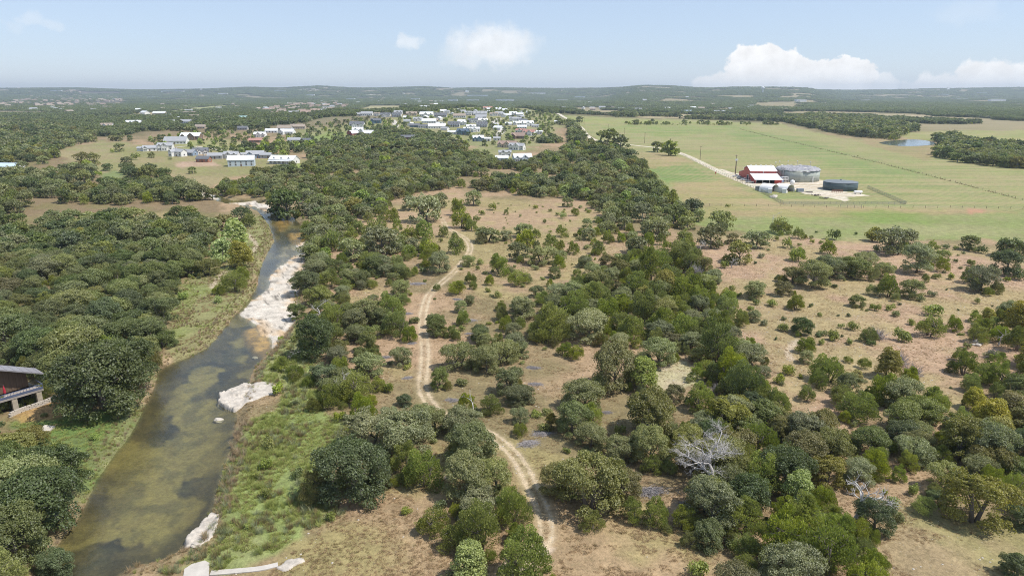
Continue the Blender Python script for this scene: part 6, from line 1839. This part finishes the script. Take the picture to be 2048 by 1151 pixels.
def yard_bits():
    x, y, _ = G(1563, 365); r = empty('machine_skid', x, y + 2)
    MB().box(-2.2, -1.5, 0, 2.2, 1.5, .35).obj('skid', STEEL, r)
    MB().prism([(-1.9, .35), (1.9, .35), (1.6, 2.9), (.2, 3.6), (-1.7, 2.6)], 'y', -1.3, 1.3).obj('tarp', BLUE, r)
    tag(r, 'machine skid under a bright blue tarp beside the red barn', 'machine')
    x, y, _ = G(1572, 367); r = empty('pipe_rack', x, y + 3)
    b = MB()
    for xx in (-2, 0, 2):
        for yy in (-1.2, 1.2):
            b.tube([(xx, yy, -.2), (xx, yy, 4.2)], .12, 6)
    for z in (2.4, 4.2):
        for yy in (-1.2, 1.2):
            b.tube([(-2, yy, z), (2, yy, z)], .12, 6)
        for xx in (-2, 0, 2):
            b.tube([(xx, -1.2, z), (xx, 1.2, z)], .12, 6)
    b.obj('frame', TRIM, r)
    MB().tube([(-2.3, 0, 3), (2.3, 0, 3)], .35, 10).obj('pipe', STEEL, r)
    tag(r, 'white pipe rack between the blue tarp and the grey tank', 'rack')
    x, y, _ = G(1586, 370); r = empty('water_tank', x, y + 1.5)
    MB().tube([(0, 0, -.1), (0, 0, 2.6), (0, 0, 3.0), (0, 0, 3.3)], [1.45, 1.45, 1.1, .4], 20).obj('body', TRIM, r, True)
    MB().cyl(0, 0, 3.25, 3.5, .35, 12).obj('lid', TRIM, r)
    tag(r, 'upright white plastic water tank below the grey tank', 'tank')
    x, y, _ = G(1717, 389); r = empty('gas_tank', x, y + 1)
    MB().tube([(-2.7, 0, 1.5), (-2.5, 0, 1.5), (-2.1, 0, 1.5), (2.1, 0, 1.5), (2.5, 0, 1.5), (2.7, 0, 1.5)], [.2, .65, .85, .85, .65, .2], 18).obj('vessel', TRIM, r, True)
    for xx in (-1.6, 1.6):
        MB().box(xx - .12, -.6, -.2, xx + .12, .6, .85).obj('leg', STEEL, r)
    MB().cyl(0, 0, 2.3, 2.6, .3, 10).obj('valve_cap', STEEL, r)
    tag(r, 'white horizontal gas tank on legs beside the dark green tank', 'tank')
    x, y, _ = G(1676, 386); r = empty('rusty_frame', x, y + 1)
    b = MB()
    for k in range(6):
        b.tube([(-3.2 + k * 1.3, 0, -.1), (-3.2 + k * 1.3, 0, 1.9)], .07, 5)
    for z in (.5, 1.2, 1.9):
        b.tube([(-3.2, 0, z), (3.3, 0, z)], .07, 5)
    b.tube([(-3.2, 0, 1.9), (-3.2, 1.6, 0)], .07, 5).tube([(3.3, 0, 1.9), (3.3, 1.6, 0)], .07, 5)
    b.obj('bars', RUST, r)
    tag(r, 'rusty pipe frame leaning before the dark green tank', 'frame')
    rng = np.random.default_rng(4)
    for k, (u, v, nm) in enumerate([(1632, 391, 'low dark scrap heap on the pale gravel'), (1617, 385, 'scrap heap beside the slate blue container'), (1650, 397, 'flat scrap heap at the gravel edge')]):
        x, y, _ = G(u, v); b = MB()
        for i in range(24):
            p = np.array([rng.normal(0, 1.4), rng.normal(0, .7), rng.uniform(.05, .6)]); a = rng.uniform(0, 6.28); l = rng.uniform(.4, 1.5)
            d = np.array([math.cos(a), math.sin(a), rng.normal(0, .2)]) * l / 2
            b.tube([p - d, p + d], rng.uniform(.05, .22), 4)
        o = b.obj('scrap_heap', plain('scrap', (.12, .10, .09), .85, .5, 1.)); o.location = (x, y, 0)
        tag(o, nm, 'scrap heap')
    x, y, _ = G(1548, 394); o = outcrop('gravel_heap', [(1539, 395), (1546, 391), (1555, 392), (1551, 396)], -.05, .9, 'small pale gravel heap on the grass below the huts', 'heap', 77, step=.3, zpx=0)
yard_bits()
PAINT = {'white': plain('paint_white', (.78, .78, .77), .25, .05, .5, spec=.5), 'silver': plain('paint_silver', (.50, .52, .54), .25, .05, .5, spec=.5, metal=.5)}
TYRE = plain('tyre', (.025, .025, .025), .9, .2, 3.); LIGHT = plain('headlamp_glass', (.75, .75, .72), .1, .05, 1., spec=.6)
def pickup(u, v, col, rot, label):
    x, y, _ = G(u, v); r = empty('pickup_truck', x, y, rot, .12)
    body = [(-2.75, .55), (-2.75, 1.08), (-1.05, 1.1), (-1.05, 1.12), (.95, 1.12), (2.55, 1.0), (2.75, .85), (2.75, .5), (2.25, .45), (-2.3, .45)]
    MB().prism(body, 'y', -.95, .95).obj('body', PAINT[col], r)
    MB().prism([(-1.05, 1.11), (-.85, 1.82), (.25, 1.85), (.98, 1.13)], 'y', -.85, .85).obj('cab', PAINT[col], r)
    for s in (-1, 1):
        MB().prism([(-.92, 1.2), (-.78, 1.74), (.2, 1.76), (.72, 1.2)], 'y', s * .855, s * .885).obj('window', GLASS, r)
    MB().add([(1.0, -.78, 1.17), (1.0, .78, 1.17), (.31, .74, 1.80), (.31, -.74, 1.80)], [(0, 1, 2, 3)]).obj('windscreen', GLASS, r)
    MB().box(-2.6, -.78, 1.085, -1.15, .78, 1.12).obj('cargo_bed', DARK, r)
    for wx in (-1.75, 1.75):
        for s in (-1, 1):
            w_ = MB().tube([(wx, s * .72, .4), (wx, s * .98, .4)], .4, 16).obj('wheel', TYRE, r)
            MB().tube([(wx, s * .985, .4), (wx, s * 1.0, .4)], .22, 12).obj('rim', STEEL, w_)
    for s in (-1, 1):
        MB().box(2.72, s * .7 - .18, .72, 2.78, s * .7 + .18, .9).obj('headlight', LIGHT, r)
    tag(r, label, 'truck', 'pickup trucks parked beside the barn')
pickup(1472, 354, 'white', 2.95, 'white pickup truck parked under the double utility pole')
pickup(1480, 357.5, 'silver', 2.9, 'silver pickup truck parked second from the utility pole')
pickup(1489, 361.5, 'white', 2.95, 'white pickup truck parked between two silver ones')
pickup(1499, 366, 'silver', 2.9, 'silver pickup truck parked at the barn corner')

# ------------------------------------------------------------------ poles, fences, gate
def pole(u, v, top, label, double=False):
    x, y, t = G(u, v); H = max(9., (v - top) * t)
    r = empty('utility_pole', x, y)
    MB().tube([(0, 0, -.5), (0, 0, H)], [.24, .15], 8).obj('pole', WOODP, r)
    MB().box(-1.2, -.08, H - 1.0, 1.2, .08, H - .82).obj('crossarm', WOODP, r)
    for k in (-1.05, 0, 1.05):
        MB().cyl(k, 0, H - .8 if k else H, H - .55 if k else H + .25, .07, 6).obj('insulator', TRIM, r)
    if double:
        MB().tube([(.9, 1.5, -.5), (.9, 1.5, H * .7)], [.22, .15], 8).obj('pole', WOODP, r)
        for k in (-.55, .15, .85):
            MB().tube([(k, -.4, H - 4.4), (k, -.4, H - 3.1)], .32, 10).obj('transformer', TRIM, r)
    tag(r, label, 'utility pole')
pole(1470, 348.5, 310, 'double utility pole with white transformers by the parked trucks', True)
pole(1400, 320, 292, 'bare utility pole beside the straight stretch of gravel road')
pole(1340, 297, 277, 'utility pole rising behind the pair of roadside oaks')
pole(1289, 287, 265, 'utility pole between the roadside oaks and the dark oak clump')
pole(1248, 276, 256, 'utility pole standing behind the dark oak clump')
pole(1216, 265, 248, 'utility pole in the hay field near the road bend')
pole(1168, 251, 234, 'farthest utility pole beside the gravel road')
POSTM = MB().cyl(0, 0, -.3, 1.35, .09, 6).mesh('post', WOODP); TPOST = MB().cyl(0, 0, -.3, 1.9, .06, 6).mesh('post', STEEL)
WIREM = plain('fence_wire', (.30, .28, .26), .6, .2, 1.)
def fence(px, step, label, chain=False, cut=90):
    L = dense(GP(px), step); r = empty('fence', L[0][0], L[0][1], 0., 0.)
    o0 = L[0]
    for p in L[:cut]:
        q = link('post', TPOST if chain else POSTM, r); q.location = (p[0] - o0[0], p[1] - o0[1], z1(p[0], p[1]))
    pts = [(p[0] - o0[0], p[1] - o0[1]) for p in L]
    for z in ((.05, .95, 1.85) if chain else (.5, .85, 1.2)):
        MB().tube([(a, b, z) for a, b in pts], .035 if chain else .015, 4).obj('rail' if chain else 'wire', WIREM, r)
    if chain:
        V = []; Fs = []
        for i, (a, b) in enumerate(pts):
            V += [(a, b, .06), (a, b, 1.84)]
            if i:
                Fs.append((2 * i - 2, 2 * i, 2 * i + 1, 2 * i - 1))
        MB().add(V, Fs).obj('mesh_panel', CHAIN, r)
    tag(r, label, 'fence')
def chain_mat():
    m = new_mat('chain_link_mesh'); t = NT(m)
    df = t.n('ShaderNodeBsdfDiffuse'); df.inputs['Color'].default_value = (.20, .24, .21, 1)
    tr = t.n('ShaderNodeBsdfTransparent'); mx = t.n('ShaderNodeMixShader'); mx.inputs[0].default_value = .30
    t.l(tr.outputs[0], mx.inputs[1]); t.l(df.outputs[0], mx.inputs[2]); t.out(mx.outputs[0])
    return m
CHAIN = chain_mat()
fence([(1518, 381), (1567, 409), (1812, 409), (1735, 376)], 3.2, 'chain link fence with steel posts round the farmyard', True)
fence([(1362, 309), (1440, 347), (1512, 379)], 6.0, 'wooden post and wire fence along the gravel road')
fence([(1480, 258), (1600, 288), (1750, 324), (1900, 362), (2060, 404)], 7.0, 'long post and wire fence running diagonally across the hay field', cut=130)
fence([(1395, 411.5), (1560, 413), (1676, 415.5)], 6.0, 'post and wire fence below the farmyard ending at the pipe gate')
fence([(1727, 415.5), (1900, 416), (2070, 418)], 6.0, 'post and wire fence running from the pipe gate across the lower hay field')
def gate():
    x, y, t = G(1680, 416); r = empty('pipe_gate', x, y)
    Wd = 11.6
    for k in range(4):
        MB().cyl(k * Wd / 3, 0, -.3, 1.7 if k % 3 else 2.0, .09, 6).obj('post', WIREM, r)
    for z in (.35, .8, 1.25, 1.6):
        MB().tube([(0, 0, z), (Wd, 0, z)], .045, 5).obj('bar', WIREM, r)
    tag(r, 'wide pipe gate in the fence below the farmyard', 'gate')
    x, y, t = G(1431, 350); r = empty('road_sign', x, y)
    MB().cyl(0, 0, -.2, 1.9, .06, 6).obj('post', STEEL, r); MB().box(-.45, -.05, 1.0, .45, -.01, 2.4).obj('panel', RED, r)
    tag(r, 'small red panel on a post beside the gravel road', 'sign')
gate()
def fence_weeds():
    """tall weeds left standing along the diagonal fence"""
    rng = np.random.default_rng(12)
    L = dense(GP([(1480, 258), (1600, 288), (1750, 324), (1900, 362), (2060, 404)]), .7)
    P = np.repeat(L, 2, 0) + rng.normal(0, .55, (len(L) * 2, 2))
    P = P[fbm(P[:, 0] / 9., P[:, 1] / 9., 6, 3) > .44]; n = len(P)
    S = [src('weed', tuft(rng, 24, 1.1, .7, .05).mesh('tuft', GM['olive'])), src('weed', tuft(rng, 24, 1.0, .7, .05).mesh('tuft', GM['blue']))]
    s = rng.uniform(.22, .62, n)
    instancer('fence_weeds', np.stack([P[:, 0], P[:, 1], Zt(P[:, 0], P[:, 1])], 1), rng.integers(0, 2, n), np.stack([np.zeros(n), np.zeros(n), rng.uniform(0, 6.28, n)], 1), np.stack([s, s, s], 1), S,
              'strip of tall dark weeds along the diagonal field fence', 'weeds')
fence_weeds()

# ------------------------------------------------------------------ the timber house above the creek
def creek_house():
    x, y, _ = G(90, 796)
    r = empty('timber_house', x, y, math.atan2(-.79, -.61))
    SID = plain('wood_siding', (.150, .100, .066), .8, .45, 1.6, streak=(4, 4, .15)); RF = plain('metal_roof_grey', (.27, .255, .27), .45, .15, .6)
    DK = plain('deck_boards', (.36, .32, .29), .8, .25, 1., streak=(.3, 5, 1)); RAIL = plain('railing_blue_grey', (.10, .12, .19), .6, .2, 1.)
    HSTONE = plain('house_stone', (.43, .37, .29), .9, .35, 1.3)
    def top(X):
        return 6.4 + min(X, 10.5) * .44 if X <= 10.5 else 6.4 + (21 - X) * .44
    # lower storey of stone, upper storey of boards under a big gable roof
    MB().box(1.2, -3.2, -.4, 21, -.6, 3.1).obj('stone_storey', HSTONE, r)
    wal = MB().prism([(2.0, 3.1), (21, 3.1), (21, 6.4), (11.5, 10.6), (2.0, 6.4)], 'y', -3.2, -1.2).obj('upper_wall', SID, r)
    for k in range(40):                                     # vertical boards of the gable
        X = 2.05 + k * .47
        zt = 6.3 + min(X - 2.0, 21 - X) * .44
        if 4.4 < X < 8.6 and True:
            continue
        MB().box(X, -1.2, 3.15, X + .43, -1.15 + .03 * (k % 2), zt).obj('board', SID, wal)
    for s in (0, 1):
        a, b = ((11.5, 10.75), (-.4, 5.45)) if s == 0 else ((11.5, 10.75), (23.0, 5.65))
        MB().prism([a, b, (b[0], b[1] + .28), (a[0], a[1] + .28)], 'y', -3.4, .9).obj('roof', RF, r)
        for k in range(9):
            f = (k + .5) / 9
            MB().box(a[0] + (b[0] - a[0]) * f - .03, -3.4, a[1] + (b[1] - a[1]) * f + .2, a[0] + (b[0] - a[0]) * f + .03, .9, a[1] + (b[1] - a[1]) * f + .34).obj('seam', RF, r)
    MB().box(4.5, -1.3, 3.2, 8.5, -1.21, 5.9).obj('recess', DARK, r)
    MB().box(8.6, -1.15, 3.1, 10.6, -.85, 6.2).obj('stone_pier', HSTONE, r)
    w = MB().box(11.6, -1.16, 6.6, 14.4, -1.05, 8.6).obj('window', GLASS, r)
    MB().box(11.4, -1.18, 6.4, 14.6, -.98, 6.6).box(11.4, -1.18, 8.6, 14.6, -.98, 8.8).box(11.4, -1.18, 6.6, 11.6, -.98, 8.6).box(14.4, -1.18, 6.6, 14.6, -.98, 8.6).obj('frame', TRIM, w)
    w = MB().box(10.9, -1.16, 3.3, 13.6, -1.05, 5.6).obj('window', GLASS, r)
    MB().box(10.7, -1.18, 5.6, 13.8, -.98, 5.8).box(12.1, -1.17, 3.3, 12.3, -1.0, 5.6).obj('frame', TRIM, w)
    MB().box(.6, -1.2, 2.75, 17, 2.4, 3.1).obj('deck', DK, r)
    for k in range(30):
        MB().box(.62 + k * .545, 2.28, 3.1, .68 + k * .545, 2.34, 4.05).obj('baluster', RAIL, r)
    MB().box(.6, 2.24, 4.05, 17, 2.38, 4.15).box(.6, 2.25, 3.15, 17, 2.36, 3.6).box(.56, -1., 4.05, .68, 2.3, 4.15).obj('railing', RAIL, r)
    for X in (1.0, 5.2, 9.4, 13.6):
        MB().box(X, 1.5, -.4, X + .9, 2.3, 2.75).obj('stone_pillar', HSTONE, r)
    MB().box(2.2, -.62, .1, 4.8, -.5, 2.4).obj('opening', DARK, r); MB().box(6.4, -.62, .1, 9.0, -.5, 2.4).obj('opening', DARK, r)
    for k in range(3):
        w = MB().box(10.6 + k * 2.2, -.62, .5, 12.2 + k * 2.2, -.5, 2.4).obj('window', GLASS, r)
        MB().box(10.5 + k * 2.2, -.61, .38, 12.3 + k * 2.2, -.44, .5).box(11.35 + k * 2.2, -.61, .5, 11.45 + k * 2.2, -.46, 2.4).obj('frame', TRIM, w)
    tag(r, 'two-storey timber and stone house with grey roof and deck above the creek', 'house')
    um = empty('patio_umbrella', 0, 0, 0, 0)
    M = r.matrix_basis @ Vector((6.6, .8, 3.1)) if False else None
    ca, sa = math.cos(r.rotation_euler.z), math.sin(r.rotation_euler.z)
    um.location = (x + ca * 6.6 - sa * .9, y + sa * 6.6 + ca * .9, r.location.z + 3.1)
    MB().cyl(0, 0, 0, 2.5, .04, 8).obj('pole', STEEL, um)
    MB().tube([(0, 0, .75), (0, 0, 1.0), (0, 0, 1.7), (0, 0, 2.4)], [.22, .26, .2, .04], 10).obj('folded_canopy', plain('canvas_red', (.42, .03, .05), .8, .15, 2.), um)
    MB().cyl(0, 0, 0, .12, .35, 16).obj('base', CONC, um)
    tag(um, 'folded red patio umbrella on the deck of the timber house', 'umbrella')
    # curved dry stone retaining wall built of separate blocks
    L = dense(smooth_line(GP([(22, 832), (45, 822), (70, 814), (95, 805), (112, 797)]), 5), .25)
    root = empty('retaining_wall', L[0][0], L[0][1], 0, 0); rng = np.random.default_rng(5)
    d = np.gradient(L, axis=0); seg = np.concatenate([[0], np.cumsum(np.linalg.norm(np.diff(L, axis=0), axis=1))])
    blk = [MB().prism([(-.32, -.2), (.30, -.22), (.33, .19), (-.30, .21)], 'z', 0, .24).mesh('stone', LIME), MB().prism([(-.40, -.2), (.38, -.18), (.40, .2), (-.36, .2)], 'z', 0, .24).mesh('stone', LIME)]
    for row in range(4):
        s = .35 * (row % 2)
        while s < seg[-1]:
            px_, py_ = np.interp(s, seg, L[:, 0]), np.interp(s, seg, L[:, 1]); i = min(len(d) - 1, int(np.searchsorted(seg, s)))
            o = link('stone', blk[int(rng.integers(2))], root)
            o.location = (px_ - L[0][0], py_ - L[0][1] + rng.normal(0, .02), -.15 + row * .245); o.rotation_euler = (0, 0, math.atan2(d[i][1], d[i][0]) + rng.normal(0, .05))
            s += .78
    tag(root, 'curved low retaining wall of pale stones below the timber house', 'wall')
creek_house()
# ------------------------------------------------------------------ air
def haze():
    b = MB().box(-16000, -3000, -6, 16000, 13500, 215)
    o = b.obj('haze', [])
    m = new_mat('haze_air'); t = NT(m)
    pv = t.n('ShaderNodeVolumePrincipled')
    pv.inputs['Color'].default_value = (.74, .86, 1.0, 1)
    pv.inputs['Density'].default_value = 8.0e-5
    pv.inputs['Anisotropy'].default_value = .2
    o_ = t.n('ShaderNodeOutputMaterial'); t.l(pv.outputs[0], o_.inputs['Volume'])
    o.data.materials.append(m)
    o['kind'] = 'stuff'
    tag(o, 'thin pale blue summer haze over the whole valley', 'haze')
haze()
